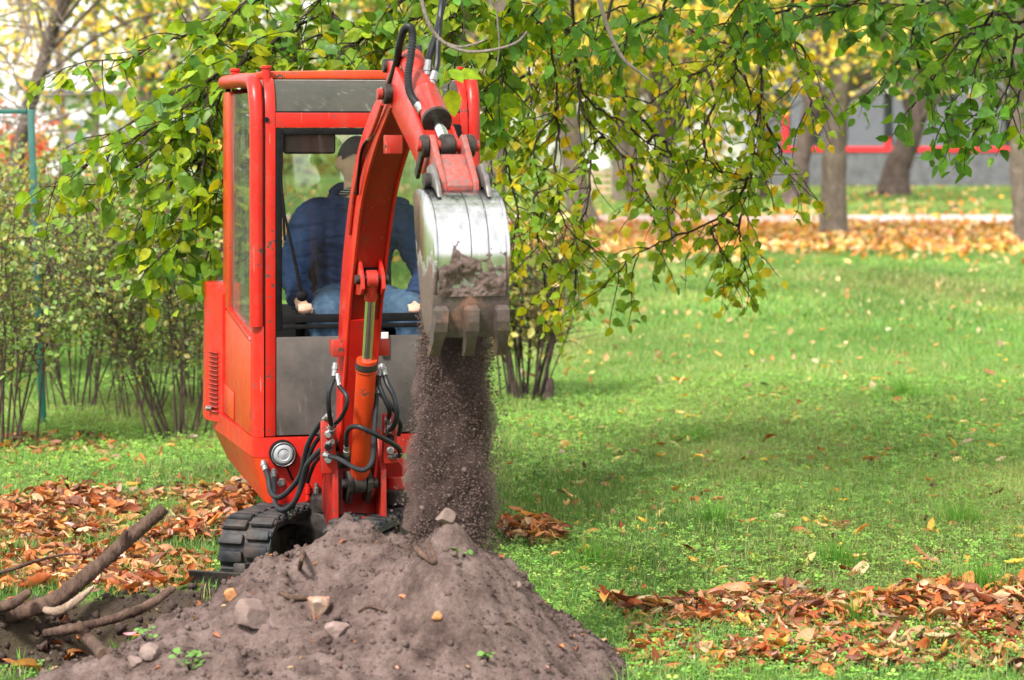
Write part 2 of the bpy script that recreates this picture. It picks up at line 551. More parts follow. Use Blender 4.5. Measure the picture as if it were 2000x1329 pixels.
def tall(x, y):
    """patchy height and colour of the turf"""
    a = fbm(x * 1.1, y * 0.55, 41.0, 4) + 0.5
    b = fbm(x * 4.5, y * 2.5, 47.0, 3) + 0.5
    return np.clip(a * 0.6 + b * 0.5, 0.05, 1.2)

GREENS = np.array([(0.105, 0.235, 0.06), (0.15, 0.28, 0.06), (0.125, 0.255, 0.08), (0.22, 0.325, 0.085), (0.31, 0.35, 0.14)])
def blades(n, y0, y1, h0, h1, w0, seg, p=0.0, pale=0.04):
    x, y = field(n, y0, y1, p)
    ok = ~bare(x, y)
    ok &= rng.random(n) < np.clip(0.55 + 0.9 * (fbm(x * 0.9, y * 0.5, 71.0) + 0.15), 0.25, 1)
    x, y = x[ok], y[ok]; n = len(x)
    t = tall(x, y)
    h = (h0 + (h1 - h0) * t ** 2) * rng.uniform(0.5, 1.15, n)
    wd = w0 * rng.uniform(0.7, 1.4, n)
    a = rng.uniform(0, 2 * np.pi, n)
    bend = h * rng.uniform(0.15, 0.9, n)
    dx, dy = np.cos(a), np.sin(a)
    sx, sy = -dy * wd, dx * wd
    z = ground_z(x, y) - 0.004
    B = np.stack([x, y, z], -1)
    S = np.stack([sx, sy, 0 * sx], -1); D = np.stack([dx, dy, 0 * dx], -1)
    Z = np.array([0, 0, 1.0])
    top = B + D * bend[:, None] + Z * (h * 0.92)[:, None]
    if seg == 2:
        mid = B + D * (bend * 0.3)[:, None] + Z * (h * 0.6)[:, None]
        V = np.stack([B - S, B + S, mid - S * 0.75, mid + S * 0.75, top], 1)
        F = np.array([(0, 1, 3), (0, 3, 2), (2, 3, 4)])
    else:
        V = np.stack([B - S, B + S, top], 1); F = np.array([(0, 1, 2)])
    T = F[None] + (np.arange(n) * V.shape[1])[:, None, None]
    mixw = np.clip(fbm(x * 0.6, y * 0.35, 55.0) * 2 + 0.5, 0, 1)
    ci = np.clip((mixw * 4 + rng.normal(0, 0.8, n)).round().astype(int), 0, 4)
    C = GREENS[ci] * rng.uniform(0.7, 1.25, (n, 1)) * np.clip(1.0 + 1.3 * fbm(x * 0.35, y * 0.35, 77.0, 3), 0.65, 1.45)[:, None]  # broad random patches put lawn shade and bright areas into the blade colour
    dry = rng.random(n) < pale + 0.55 * np.clip(fbm(x * 0.55, y * 0.28, 83.0, 3) - 0.03, 0, 0.5)
    C[dry] = np.array([0.42, 0.40, 0.19]) * rng.uniform(0.7, 1.2, (dry.sum(), 1))
    return V.reshape(-1, 3), T.reshape(-1, 3), np.repeat(C[:, None], V.shape[1], 1).reshape(-1, 3)
V, T, C = join([blades(165000, 8.6, 14.5, 0.03, 0.16, 0.0022, 2, 1.0, 0.07),
                blades(170000, 14.0, 25, 0.035, 0.14, 0.0042, 1, 1.0),
                blades(190000, 25, 50, 0.05, 0.15, 0.011, 1, 0.7, 0.05),
                blades(60000, 57, 95, 0.05, 0.16, 0.02, 1, 0.3, 0.08)])
tag(npmesh('grass', V, T, M_GRASS, C, smooth=False), 'short bright green grass covering the park lawn', 'grass', kind='stuff')

# tall tufts, each a clump one can pick out
def tuft(px, py, nb, h, spread, label):
    g = G(px, py)
    n = nb
    a = rng.uniform(0, 2 * np.pi, n); r_ = spread * 1.7 * rng.random(n)
    B = np.stack([g.x + np.cos(a) * r_, g.y + np.sin(a) * r_, 0 * a], -1)
    B[:, 2] = ground_z(B[:, 0], B[:, 1])
    hh = h * rng.uniform(0.3, 1.1, n) * (1.1 - 0.5 * r_ / (spread * 1.7)); bd = hh * rng.uniform(0.1, 0.7, n)
    a2 = a + rng.normal(0, 0.6, n)
    D = np.stack([np.cos(a2), np.sin(a2), 0 * a], -1); S = np.stack([-np.sin(a2), np.cos(a2), 0 * a], -1) * 0.0021
    Z = np.array([0, 0, 1.0])
    m1 = B + D * (bd * 0.3)[:, None] + Z * (hh * 0.6)[:, None]; tp = B + D * bd[:, None] + Z * (hh * 0.93)[:, None]
    V = np.stack([B - S, B + S, m1 - S * 0.8, m1 + S * 0.8, tp], 1)
    T = np.array([(0, 1, 3), (0, 3, 2), (2, 3, 4)])[None] + (np.arange(n) * 5)[:, None, None]
    C = np.repeat(palette(n, [(0.10, 0.27, 0.045), (0.13, 0.31, 0.045), (0.17, 0.34, 0.05)])[:, None], 5, 1)
    o = npmesh('grass_tuft', V.reshape(-1, 3), T.reshape(-1, 3), M_GRASS, C.reshape(-1, 3), smooth=False, loc=tuple(g))
    tag(o, label, 'grass tuft', 'taller grass tufts on the lawn')
for px, py, nb, h, sp, lb in [
    (1395, 1025, 240, 0.17, 0.06, 'tall dark grass tuft standing alone mid lawn right of heap'),
    (1915, 1165, 380, 0.20, 0.09, 'largest grass tuft, above the leaf drift at right edge'),
    (1672, 1215, 260, 0.14, 0.07, 'grass tuft growing amid the drift of brown leaves'),
    (1765, 780, 300, 0.20, 0.14, 'dark grass tuft far back on the lawn'),
    (1880, 1030, 260, 0.17, 0.10, 'grass tuft at right edge above the largest tuft'),
    (1640, 1110, 260, 0.16, 0.10, 'low wide grass tuft left of the largest tuft'),
    (1160, 1110, 240, 0.15, 0.10, 'grass tuft just right of the soil heap'),
    (240, 1215, 200, 0.15, 0.06, 'grass tuft hanging over the trench edge beside the log'),
    (40, 1225, 120, 0.12, 0.05, 'small grass tuft at trench edge under thick log'),
    (1360, 860, 200, 0.12, 0.10, 'small grass tuft in the shaded middle of the lawn')]:
    tuft(px, py, nb, h, sp, lb)

# clover and other round-leaved ground cover in patches
M_CLOVER = leaf_mat('clover_leaves', 0.35, 0.5, spec=0.25)
n = 68000
x, y = field(n, 8.8, 20, 0.6)
pm = fbm(x * 0.75, y * 0.45, 91.0, 3)
ok = ~bare(x, y) & (rng.random(n) < np.clip((pm + 0.03 + 0.15 * (x > 0)) * 5, 0.03, 0.95))
x, y = x[ok], y[ok]; n = len(x)
th = np.linspace(0, 2 * np.pi, 4)[:3]
tv = []; tt = []
for k, a in enumerate(th):
    b = len(tv)
    for (r_, o_) in [(0.05, 0), (0.78, -0.52), (1.12, 0.0), (0.78, 0.52)]:
        tv.append((math.cos(a + o_) * r_, math.sin(a + o_) * r_, 0.18 * r_))
    tt += [(b, b + 1, b + 2), (b, b + 2, b + 3)]
sz = rng.uniform(0.010, 0.024, n)
nor = np.stack([rng.normal(0, 0.35, n), rng.normal(-0.15, 0.35, n), np.ones(n)], -1)
tip = rng.normal(size=(n, 3)) * np.array([1, 1, 0.05])
P = np.stack([x, y, ground_z(x, y) + rng.uniform(0.008, 0.055, n)], -1)
V, T, C = scatter(tv, tt, frames(tip, nor, sz), P, palette(n, [(0.15, 0.31, 0.045), (0.20, 0.36, 0.055), (0.13, 0.28, 0.05), (0.26, 0.39, 0.085)]))
tag(npmesh('clover', V, T, M_CLOVER, C, smooth=False), 'patches of small round clover leaves in the lawn', 'clover', kind='stuff')

# ------------------------------------------------------------------ fallen leaves
M_DRY = leaf_mat('dry_leaf', 0.22, 0.45, tmul=(1.2, 0.9, 0.5), spec=0.3)
def dry_leaf(seed):
    r_ = random.Random(seed)
    nl, L = 7, 1.0
    curl = r_.uniform(-2.2, 3.2); fold = r_.uniform(0.2, 2.1); tw = r_.uniform(-1.3, 1.3); wid = r_.uniform(0.32, 0.56)
    v = []; f = []
    for i in range(nl):
        t = i / (nl - 1)
        w_ = wid * (math.sin(math.pi * min(1, t * 0.93 + 0.05)) ** 0.75) * (0.75 + 0.35 * t) * 0.5 * r_.uniform(0.88, 1.1) if 0 < i < nl - 1 else 0.012
        a = curl * (t - 0.5)
        cy, cz = (math.sin(a) / curl if abs(curl) > 0.1 else t - 0.5), ((1 - math.cos(a)) / curl if abs(curl) > 0.1 else 0)
        for s in (-1, 0, 1):
            rot = tw * (t - 0.5)
            xx, zz = s * w_ * math.cos(fold * 0.5), abs(s) * w_ * math.sin(fold * 0.5) * (1 if fold > 0 else -1) + r_.uniform(-0.02, 0.02)
            v.append((xx * math.cos(rot) - zz * math.sin(rot), cy, cz + xx * math.sin(rot) + zz * math.cos(rot)))
    for i in range(nl - 1):
        for s in range(2):
            a = i * 3 + s
            f += [(a, a + 1, a + 4), (a, a + 4, a + 3)]
    return np.array(v), np.array(f)
DRY = [dry_leaf(i) for i in range(14)]
DRYCOL = [(0.47, 0.135, 0.035), (0.36, 0.095, 0.028), (0.56, 0.22, 0.07), (0.22, 0.065, 0.03), (0.60, 0.33, 0.17), (0.50, 0.16, 0.05), (0.62, 0.27, 0.05), (0.50, 0.24, 0.13), (0.13, 0.045, 0.025), (0.66, 0.44, 0.27), (0.58, 0.20, 0.06), (0.64, 0.30, 0.12)]

def sample_poly(poly, n):
    """pixels spread evenly over a polygon of the lawn as seen"""
    poly = np.array(poly, dtype=float)
    out = np.zeros((0, 2))
    lo, hi = poly.min(0), poly.max(0)
    while len(out) < n:
        q = lo + rng.random((n * 3, 2)) * (hi - lo)
        ins = np.zeros(len(q), bool)
        for i in range(len(poly)):
            a, b = poly[i], poly[i - 1]
            c_ = ((a[1] > q[:, 1]) != (b[1] > q[:, 1])) & (q[:, 0] < (b[0] - a[0]) * (q[:, 1] - a[1]) / (b[1] - a[1] + 1e-9) + a[0])
            ins ^= c_
        out = np.concatenate([out, q[ins]])
    return out[:n]
def on_ground(q):
    d = EYE * FPX / (q[:, 1] - PY0)
    return (q[:, 0] - PX0) * d / FPX, d

LP, LZ = [], []
def litter(poly, n, heap, clump=0.0, thr=-9):
    q = sample_poly(poly, n)
    x, y = on_ground(q)
    cl = fbm(x * 2.1, y * 1.6, 61.0, 3) + 0.5
    ok = cl > thr
    x, y, cl = x[ok], y[ok], cl[ok]
    z = heap * np.clip(cl * 1.7 - 0.35, 0.02, 1.2) * rng.random(len(x)) ** 0.8
    LP.append(np.stack([x, y], -1)); LZ.append(z)
litter([(0, 1000), (60, 985), (130, 968), (230, 985), (360, 972), (500, 962), (505, 1010), (440, 1060), (320, 1070), (180, 1062), (60, 1075), (0, 1062)], 3200, 0.10, thr=0.26)
litter([(0, 1050), (240, 1065), (410, 1100), (400, 1190), (300, 1175), (150, 1160), (0, 1170)], 1900, 0.045, thr=0.40)
litter([(0, 985), (220, 960), (470, 940), (480, 975), (0, 1010)], 180, 0.02)
litter([(1165, 1185), (1300, 1190), (1420, 1170), (1520, 1155), (1660, 1185), (1760, 1165), (2020, 1145), (2020, 1225), (1900, 1240), (1800, 1215), (1640, 1225), (1500, 1225), (1350, 1235), (1215, 1215)], 1700, 0.07, thr=0.38)
litter([(1215, 1205), (1650, 1215), (2020, 1215), (2020, 1322), (1760, 1310), (1500, 1305), (1230, 1310)], 1100, 0.03, thr=0.42)
litter([(975, 1025), (1030, 1022), (1110, 1050), (1105, 1070), (1000, 1072)], 230, 0.09)
litter([(800, 985), (850, 985), (860, 1030), (790, 1030)], 120, 0.10)
litter([(0, 850), (200, 845), (260, 880), (0, 905)], 170, 0.04)
litter([(980, 800), (2020, 730), (2020, 1150), (1150, 1160), (1000, 1010)], 620, 0.015, thr=0.35)
litter([(1100, 620), (2020, 580), (2020, 760), (1000, 800)], 260, 0.012)
litter([(0, 1160), (420, 1150), (420, 1230), (150, 1320), (0, 1320)], 150, 0.02)
litter([(0, 870), (450, 850), (470, 960), (0, 980)], 110, 0.012)
litter([(440, 1150), (700, 1060), (1000, 1090), (1200, 1250), (900, 1300), (500, 1290)], 3, 0.0)
litter([(1250, 1270), (2020, 1280), (2020, 1326), (1250, 1326)], 90, 0.01)
P2 = np.concatenate(LP); PZ = np.concatenate(LZ)
dug = mound_h(P2[:, 0], P2[:, 1]) > ground_z(P2[:, 0], P2[:, 1]) + 0.03
P2, PZ = P2[~dug], PZ[~dug]
n = len(P2)
LX = np.concatenate([P2, (ground_z(P2[:, 0], P2[:, 1]) + 0.018 + PZ)[:, None]], 1)
tilt = rng.normal(0, 0.5, (n, 3)) * np.array([1, 1, 0.25]); nor = tilt + np.array([0, -0.12, 1.0])
tip = rng.normal(size=(n, 3)) * np.array([1, 1, 0.35])
lsz = np.where(rng.random(n) < 0.35, rng.uniform(0.022, 0.05, n), rng.uniform(0.05, 0.10, n) + 0.08 * rng.random(n) ** 4)
LM = frames(tip, nor, lsz)
LC = np.clip(palette(n, DRYCOL, 0.28) * np.array([0.68, 0.74, 0.8]), 0, 0.85)
lawn_leaf = (PZ < 0.016) & (P2[:, 0] > 0) & (P2[:, 1] > 11.0)
yel = lawn_leaf & (rng.random(n) < 0.35)
LC[yel] = palette(yel.sum(), [(0.70, 0.42, 0.06), (0.72, 0.52, 0.20)])
kind = rng.integers(0, len(DRY), n)
# the 300 that show largest are leaves of their own, the rest one mass of litter
show = lsz / P2[:, 1] * (0.6 + PZ * 6) * np.clip(np.abs(LM[:, 1, 2] / lsz) + 0.35, 0.35, 1)
vis = (np.abs(P2[:, 0]) < P2[:, 1] * 990 / FPX) & (FPX * EYE / P2[:, 1] + PY0 < 1315)
order = np.argsort(-show * vis)
big = np.zeros(n, bool); big[order[:300]] = True
mx_ = np.stack([rng.uniform(-1.3, 0.5, 60), rng.uniform(8.5, 9.5, 60)], -1)
mound_bits = scatter(*DRY[3], frames(rng.normal(size=(60, 3)) * np.array([1, 1, 0.3]), rng.normal(0, 0.4, (60, 3)) + np.array([0, -0.5, 1]), rng.uniform(0.02, 0.06, 60)), np.concatenate([mx_, (mound_top(mx_[:, 0], mx_[:, 1]) + 0.004)[:, None]], 1), palette(60, [(0.20, 0.08, 0.04), (0.33, 0.13, 0.06), (0.10, 0.06, 0.045), (0.40, 0.24, 0.14)]))
parts = [mound_bits] + [scatter(*DRY[k], LM[(kind == k) & ~big], LX[(kind == k) & ~big], LC[(kind == k) & ~big]) for k in range(len(DRY))]
V, T, C = join(parts)
tag(npmesh('leaf_litter', V, T, M_DRY, C), 'drifts of dry orange brown fallen leaves on the grass', 'fallen leaves', kind='stuff')
leaf_me = {}
def leaf_mesh(name, tv, tt, col, mat):
    me = bpy.data.meshes.new(name)
    me.from_pydata([tuple(q) for q in tv], [], [tuple(int(i) for i in f) for f in tt])
    a = me.attributes.new('col', 'FLOAT_COLOR', 'POINT')
    a.data.foreach_set('color', np.tile(np.array([*col, 1.0], dtype=np.float32), len(tv)))
    me.polygons.foreach_set('use_smooth', [True] * len(me.polygons))
    me.materials.append(mat)
    return me
def mat4(m3, p):
    M = Matrix([list(map(float, r_)) for r_ in m3]).to_4x4()
    M.translation = Vector([float(q) for q in p])
    return M
for i in np.flatnonzero(big):
    ck = int(np.argmin(np.abs(np.array(DRYCOL) - LC[i]).sum(1)))
    key = (int(kind[i]), ck)
    if key not in leaf_me:
        leaf_me[key] = leaf_mesh('fallen_leaf', *DRY[key[0]], DRYCOL[ck], M_DRY)
    o = bpy.data.objects.new('fallen_leaf', leaf_me[key])
    COL.objects.link(o)
    o.matrix_basis = mat4(LM[i], LX[i])
    side = 'left' if P2[i, 0] < -0.4 else 'right'
    tag(o, 'large curled dry brown leaf in the leaf drifts left of the heap' if side == 'left' else 'large curled dry leaf in the leaf drifts right of the heap', 'leaf',
        'large dry leaves beside the excavator and trench' if side == 'left' else 'large dry leaves in the drift right of the heap')

# the yellow band of leaves along the far path, and stray ones behind it
def far_leaves(n, y0, y1, x0, x1, cols, s0, s1):
    x, y = rng.uniform(x0, x1, n), rng.uniform(y0, y1, n)
    keep = fbm(x * 0.35, y * 0.5, 19.0, 3) + 0.62 > rng.random(n) * 0.9
    x, y = x[keep], y[keep]; n = len(x)
    tv = [(-0.32, 0, 0.1), (0.32, 0, 0.12), (0, -0.5, 0), (0, 0.5, 0.06), (0, 0, -0.02)]
    tt = [(2, 1, 4), (1, 3, 4), (3, 0, 4), (0, 2, 4)]
    nor = rng.normal(0, 0.5, (n, 3)) + np.array([0, -0.3, 1.0])
    return scatter(tv, tt, frames(rng.normal(size=(n, 3)), nor, rng.uniform(s0, s1, n)), np.stack([x, y, rng.uniform(0.03, 0.11, n)], -1), palette(n, cols))
YB = [(0.60, 0.33, 0.05), (0.54, 0.21, 0.04), (0.62, 0.42, 0.17), (0.56, 0.37, 0.21), (0.46, 0.18, 0.06)]
V, T, C = join([far_leaves(15000, 39.5, 51.5, -12, 14, YB, 0.12, 0.22), far_leaves(900, 51, 58, -12, 15, YB, 0.12, 0.2),
                far_leaves(1300, 57, 84, -14, 22, YB, 0.12, 0.22), far_leaves(700, 36, 40, -8, 10, YB, 0.1, 0.18), far_leaves(420, 19, 36, -3, 8, [(0.48, 0.32, 0.15), (0.42, 0.20, 0.07), (0.46, 0.38, 0.22)], 0.06, 0.11)])
tag(npmesh('yellow_leaves', V, T, M_DRY, C), 'yellow and orange leaves carpeting the strip along the path', 'fallen leaves', kind='stuff')

# ------------------------------------------------------------------ excavator materials
M_RED = paint('red_paint', (0.37, 0.009, 0.006), (0.45, 0.015, 0.008), 0.675, 0.65)
M_ORANGE = paint('faded_orange_red_paint', (0.37, 0.026, 0.006), (0.44, 0.044, 0.009), 0.685, 0.6)  # side's reflected light put into the colour: red shifted to orange, as if faded
M_WORN = paint('worn_red_paint', (0.27, 0.012, 0.009), (0.36, 0.03, 0.02), 0.645, 0.85)
M_DARKRED = paint('dull_red_paint', (0.20, 0.007, 0.005), (0.27, 0.011, 0.007), 0.70, 0.7)
M_BLACK = simple('black_rubber', (0.007, 0.007, 0.008), 0.75, 0, 0.3, 20, 0, 0.08)
M_HOSE = simple('hose_rubber', (0.011, 0.012, 0.015), 0.42, 0, 0.35, 25, 0, 0.22)
M_STEEL = simple('bright_fitting', (0.30, 0.30, 0.31), 0.38, 0.9, 0.2, 40)
M_CHROME = simple('chrome_rod', (0.62, 0.62, 0.62), 0.12, 1.0, 0.1, 10)
M_IRON = simple('greasy_iron', (0.032, 0.026, 0.024), 0.55, 0.35, 0.6, 30, 0.3, 0.3)
M_DARK = simple('dark_interior', (0.018, 0.018, 0.020), 0.7, 0, 0.3)
M_LENS = simple('lamp_lens', (0.27, 0.29, 0.31), 0.35, 0.1, 0.12, 30)
def rubber_track():
    m = Mat('track_rubber')
    n = m.noise(18, 5); d = m.noise(9, 5, 0.7)
    c = m.ramp(n, (0.3, (0.011, 0.013, 0.016)), (0.7, (0.024, 0.028, 0.033)))
    c = m.mix(m.ramp(d, (0.44, 0.0), (0.66, 0.8)), c, (0.060, 0.044, 0.037))
    return m.pbr(c, 0.55, 0, m.bump(n, 0.3, 0.006), 0.22)
M_TRACK = rubber_track()
def bucket_metal(name, soil, dk=1.0):
    m = Mat(name)
    st = m.noise(30, 4, 0.6, stretch=(1, 1, 0.10)); b = m.noise(7, 5, 0.7); f = m.noise(60, 4, 0.7)
    z = m.sep(2)
    mill = m.ramp(m.math('ADD', m.math('MULTIPLY', m.math('SUBTRACT', z, 1.80), 9.0), m.math('MULTIPLY', m.math('SUBTRACT', st, 0.5), 1.6)), (0.2, 0.0), (0.6, 1.0))  # darker grey towards the top, with a streaked edge
    steel = m.ramp(st, (0.3, (0.36, 0.365, 0.38)), (0.65, (0.58, 0.58, 0.60)))
    lo = m.math('ADD', m.math('MULTIPLY', m.math('SUBTRACT', soil, z), 7.0), m.math('MULTIPLY', m.math('SUBTRACT', b, 0.5), 2.6))
    dm = m.ramp(m.math('ADD', lo, m.math('MULTIPLY', m.math('SUBTRACT', st, 0.5), 0.8)), (0.35, 0.0), (0.75, 1.0))
    spots = m.ramp(f, (0.69, 0.0), (0.71, 0.8))
    dirt = m.ramp(f, (0.3, (0.06 * dk, 0.039 * dk, 0.033 * dk)), (0.7, (0.13 * dk, 0.088 * dk, 0.077 * dk)))
    rust = m.mix(m.ramp(b, (0.55, 0.0), (0.75, 0.8)), dirt, (0.20, 0.09, 0.05))
    mk = m.math('MAXIMUM', dm, spots)
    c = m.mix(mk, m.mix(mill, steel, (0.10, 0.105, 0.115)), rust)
    met = m.math('SUBTRACT', 0.92, m.math('MULTIPLY', mk, 0.9))
    ro = m.math('ADD', m.math('MULTIPLY', mk, 0.5), m.math('ADD', m.math('MULTIPLY', st, 0.10), 0.13))
    return m.pbr(c, ro, met, m.bump(m.math('ADD', m.math('MULTIPLY', f, mk), m.math('MULTIPLY', st, 0.06)), 0.4, 0.005))
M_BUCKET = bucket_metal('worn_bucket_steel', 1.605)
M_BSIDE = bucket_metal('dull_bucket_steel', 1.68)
M_TOOTH = bucket_metal('muddy_iron', 2.2, 0.5)
M_DULL = simple('dull_dirty_steel', (0.13, 0.12, 0.118), 0.5, 0.55, 0.45, 25, 0.3)
m = Mat('dirt_rubbed_red_paint')
lk_n = m.noise(16, 6, 0.7); lk_f = m.noise(55, 4, 0.6)
M_LINK = m.pbr(m.mix(m.ramp(lk_f, (0.45, 0.0), (0.6, 0.7)), m.ramp(lk_n, (0.36, (0.075, 0.052, 0.047)), (0.5, (0.30, 0.055, 0.045)), (0.62, (0.40, 0.06, 0.045)), (0.72, (0.20, 0.165, 0.16))), (0.13, 0.095, 0.09)), 0.6, 0, m.bump(lk_f, 0.4, 0.004), 0.3)
def scuffed(name, a, b, rough):
    m = Mat(name)
    n = m.noise(5, 5, 0.65); s = m.noise(70, 3, 0.6, stretch=(0.3, 1, 0.08)); w_ = m.noise(2.4, 4, 0.6)
    c = m.ramp(n, (0.3, a), (0.7, b))
    c = m.mix(m.ramp(s, (0.6, 0.0), (0.75, 0.35)), c, (0.22, 0.20, 0.19))
    c = m.mix(m.ramp(w_, (0.5, 0.0), (0.75, 0.35)), c, (0.16, 0.12, 0.105))
    return m.pbr(c, m.ramp(s, (0.4, rough), (0.75, rough + 0.3)), 0.0, None, 0.18)
M_TINT = scuffed('smoked_panel', (0.034, 0.034, 0.029), (0.052, 0.052, 0.045), 0.30)
M_PANEL = scuffed('scuffed_grey_panel', (0.036, 0.032, 0.031), (0.085, 0.075, 0.071), 0.48)
def glass(name, tint, refl=0.10, film=0.06):
    m = Mat(name)
    t = nn(m.t, 'ShaderNodeBsdfTransparent'); t.inputs[0].default_value = (*tint, 1)
    g = nn(m.t, 'ShaderNodeBsdfGlossy'); g.inputs['Roughness'].default_value = 0.03; g.inputs[0].default_value = (0.9, 0.9, 0.9, 1)
    d = nn(m.t, 'ShaderNodeBsdfDiffuse'); d.inputs[0].default_value = (0.5, 0.48, 0.46, 1)
    lw = nn(m.t, 'ShaderNodeLayerWeight'); lw.inputs[0].default_value = 0.25
    f = m.math('ADD', m.math('MULTIPLY', lw.outputs['Fresnel'], 0.4), refl)
    a = nn(m.t, 'ShaderNodeMixShader'); b = nn(m.t, 'ShaderNodeMixShader')
    m.link(f, a.inputs[0]); m.link(t.outputs[0], a.inputs[1]); m.link(g.outputs[0], a.inputs[2])
    s = m.noise(26, 5, 0.65, stretch=(1, 1, 0.12))
    m.link(m.ramp(s, (0.35, film * 0.3), (0.7, film * 1.7)), b.inputs[0])
    m.link(a.outputs[0], b.inputs[1]); m.link(d.outputs[0], b.inputs[2]); m.link(b.outputs[0], m.out.inputs[0])
    return m.m
M_GLASS = glass('dusty_glass', (0.985, 0.985, 0.98), 0.0, 0.007)
M_SIDEGLASS = glass('side_glass', (0.78, 0.84, 0.80), 0.10, 0.07)

# ------------------------------------------------------------------ excavator: cab and house
YAW = R(12)
CO = Vector((-0.666, 11.5, 0)); CR = Vector((math.cos(YAW), math.sin(YAW), 0)); CB = Vector((-math.sin(YAW), math.cos(YAW), 0)); UP = Vector((0, 0, 1))
def CL(x, y, z):
    return CO + CR * x + CB * y + UP * z
def cabpt(px, py, y):
    k = (px - PX0) / FPX
    x = (k * (CO.y + CB.y * y) - CO.x - CB.x * y) / (CR.x - k * CR.y)
    Y = CO.y + CR.y * x + CB.y * y
    return Vector((x, y, EYE - (py - PY0) * Y / FPX))
def CP(px, py, y=0.0):
    return CL(*cabpt(px, py, y))
CROT = Matrix.Rotation(YAW, 4, 'Z')
def CM(x, y, z, rx=0, ry=0, rz=0):
    return Matrix.Translation(CL(x, y, z)) @ CROT @ Euler((rx, ry, rz)).to_matrix().to_4x4()

ex = thing('mini_excavator', 'red mini excavator with glazed cab tipping soil from its bucket', 'excavator', CL(0, 0.7, 0))
def cbox(name, mat, x0, x1, y0, y1, z0, z1, bev=0.006, parent=None, rz=0):
    return MB().box((x1 - x0, y1 - y0, z1 - z0), CM((x0 + x1) / 2, (y0 + y1) / 2, (z0 + z1) / 2, 0, 0, rz), bev).build(name, mat, parent or ex)

def loft(mb, A, B, cap=True):
    n = len(A)
    mb.add([CL(*p) for p in A + B], [(i, (i + 1) % n, n + (i + 1) % n, n + i) for i in range(n)] + ([tuple(range(n))[::-1], tuple(range(n, 2 * n))] if cap else []))
def plan(z, inset=0.0, bow=0.0):
    """outline of the house, widening backwards"""
    s = 1 - inset
    P = [(-0.515, 0.0), (-0.548, 0.010), (-0.572, 0.034), (-0.585, 0.075), (-0.610, 0.40), (-0.640, 0.80), (-0.672, 1.20), (-0.64, 1.36), (-0.54, 1.47), (-0.2, 1.53), (0.2, 1.53), (0.48, 1.45), (0.58, 1.30), (0.585, 0.8), (0.56, 0.2), (0.545, 0.05), (0.52, 0.012), (0.49, 0.0)]
    return [(x * s, y * (1 - inset * 0.4) + (0.0 if y > 0.1 else 0.0), z) for x, y in P]
mb = MB(); loft(mb, plan(0.525), plan(0.62)); mb.build('house_deck', M_RED, ex)
# tapering skirt on the left
mb = MB()
A = [(-0.513, 0.002, 0.525), (-0.546, 0.012, 0.525), (-0.570, 0.036, 0.525), (-0.583, 0.077, 0.525), (-0.670, 1.20, 0.525), (-0.54, 1.46, 0.525), (-0.2, 1.50, 0.525), (0.10, 1.50, 0.525), (0.10, 0.002, 0.525)]
B = [(-0.490, 0.006, 0.30), (-0.508, 0.014, 0.305), (-0.522, 0.030, 0.31), (-0.53, 0.07, 0.315), (-0.60, 1.10, 0.37), (-0.46, 1.38, 0.37), (-0.2, 1.42, 0.34), (0.10, 1.42, 0.32), (0.10, 0.006, 0.30)]
loft(mb, A, B); mb.build('skirt', M_ORANGE, ex)
mb = MB(); loft(mb, [(-0.511, -0.004, 0.523), (0.098, -0.004, 0.523), (0.098, 0.012, 0.523), (-0.511, 0.012, 0.523)], [(-0.489, -0.002, 0.298), (0.098, -0.002, 0.298), (0.098, 0.012, 0.298), (-0.489, 0.012, 0.298)])
mb.build('front_plate', M_RED, ex)
cbox('lower_rail', M_RED, 0.10, 0.50, -0.004, 0.10, 0.298, 0.372)
cbox('corner_post', M_RED, 0.44, 0.50, 0.0, 0.10, 0.374, 0.523)
cbox('pump_housing', M_IRON, 0.24, 0.45, 0.22, 0.50, 0.33, 0.52, 0.03)
cbox('counterweight', M_DARKRED, -0.45, 0.50, 1.05, 1.52, 0.62, 1.12, 0.06)
# cab floor, back and engine hump
cbox('cab_floor', M_DARK, -0.56, 0.50, 0.06, 1.04, 0.622, 0.66, 0.0)
cbox('seat_box', M_DARK, -0.36, 0.34, 0.42, 1.0, 0.662, 0.98, 0.03)
cbox('rear_panel', M_DARK, -0.585, 0.50, 1.02, 1.06, 0.662, 1.18, 0.005)
# left lower panel of the cab: the sill falls towards the front
def lx(y):
    return -0.583 - 0.045 * y
def side(name, mat, poly, w0, w1, bev=0.004):
    return MB().prism(poly, w0, w1, lambda a, b, w_: CL(lx(a) + w_, a, b), bev).build(name, mat, ex)
side('side_panel', M_ORANGE, [(0.078, 0.622), (0.078, 1.075), (0.12, 1.075), (0.86, 1.155), (1.06, 1.16), (1.06, 0.622)], 0.0, 0.035, 0.004)
# rounded corner below the pillar
cr = []
for z in (0.622, 1.15):
    cr.append([(-0.530, 0.002, z), (-0.550, 0.012, z), (-0.572, 0.036, z), (-0.583, 0.079, z), (-0.56, 0.079, z), (-0.545, 0.05, z), (-0.530, 0.035, z)])
mb = MB(); loft(mb, cr[0], cr[1]); mb.build('corner_panel', M_RED, ex)
side('sill', M_RED, [(0.085, 1.077), (0.12, 1.077), (0.86, 1.157), (0.86, 1.185), (0.10, 1.10)], -0.006, 0.03, 0.004)
side('rear_pillar', M_ORANGE, [(0.862, 1.162), (0.862, 2.285), (1.06, 2.285), (1.06, 1.162)], 0.0, 0.036, 0.01)
side('side_window', M_SIDEGLASS, [(0.09, 1.105), (0.09, 2.27), (0.86, 2.27), (0.86, 1.19)], 0.016, 0.022, 0)
side('hatch', M_ORANGE, [(0.62, 0.63), (0.62, 0.77), (1.0, 0.78), (1.0, 0.63)], -0.006, -0.0005, 0.002)
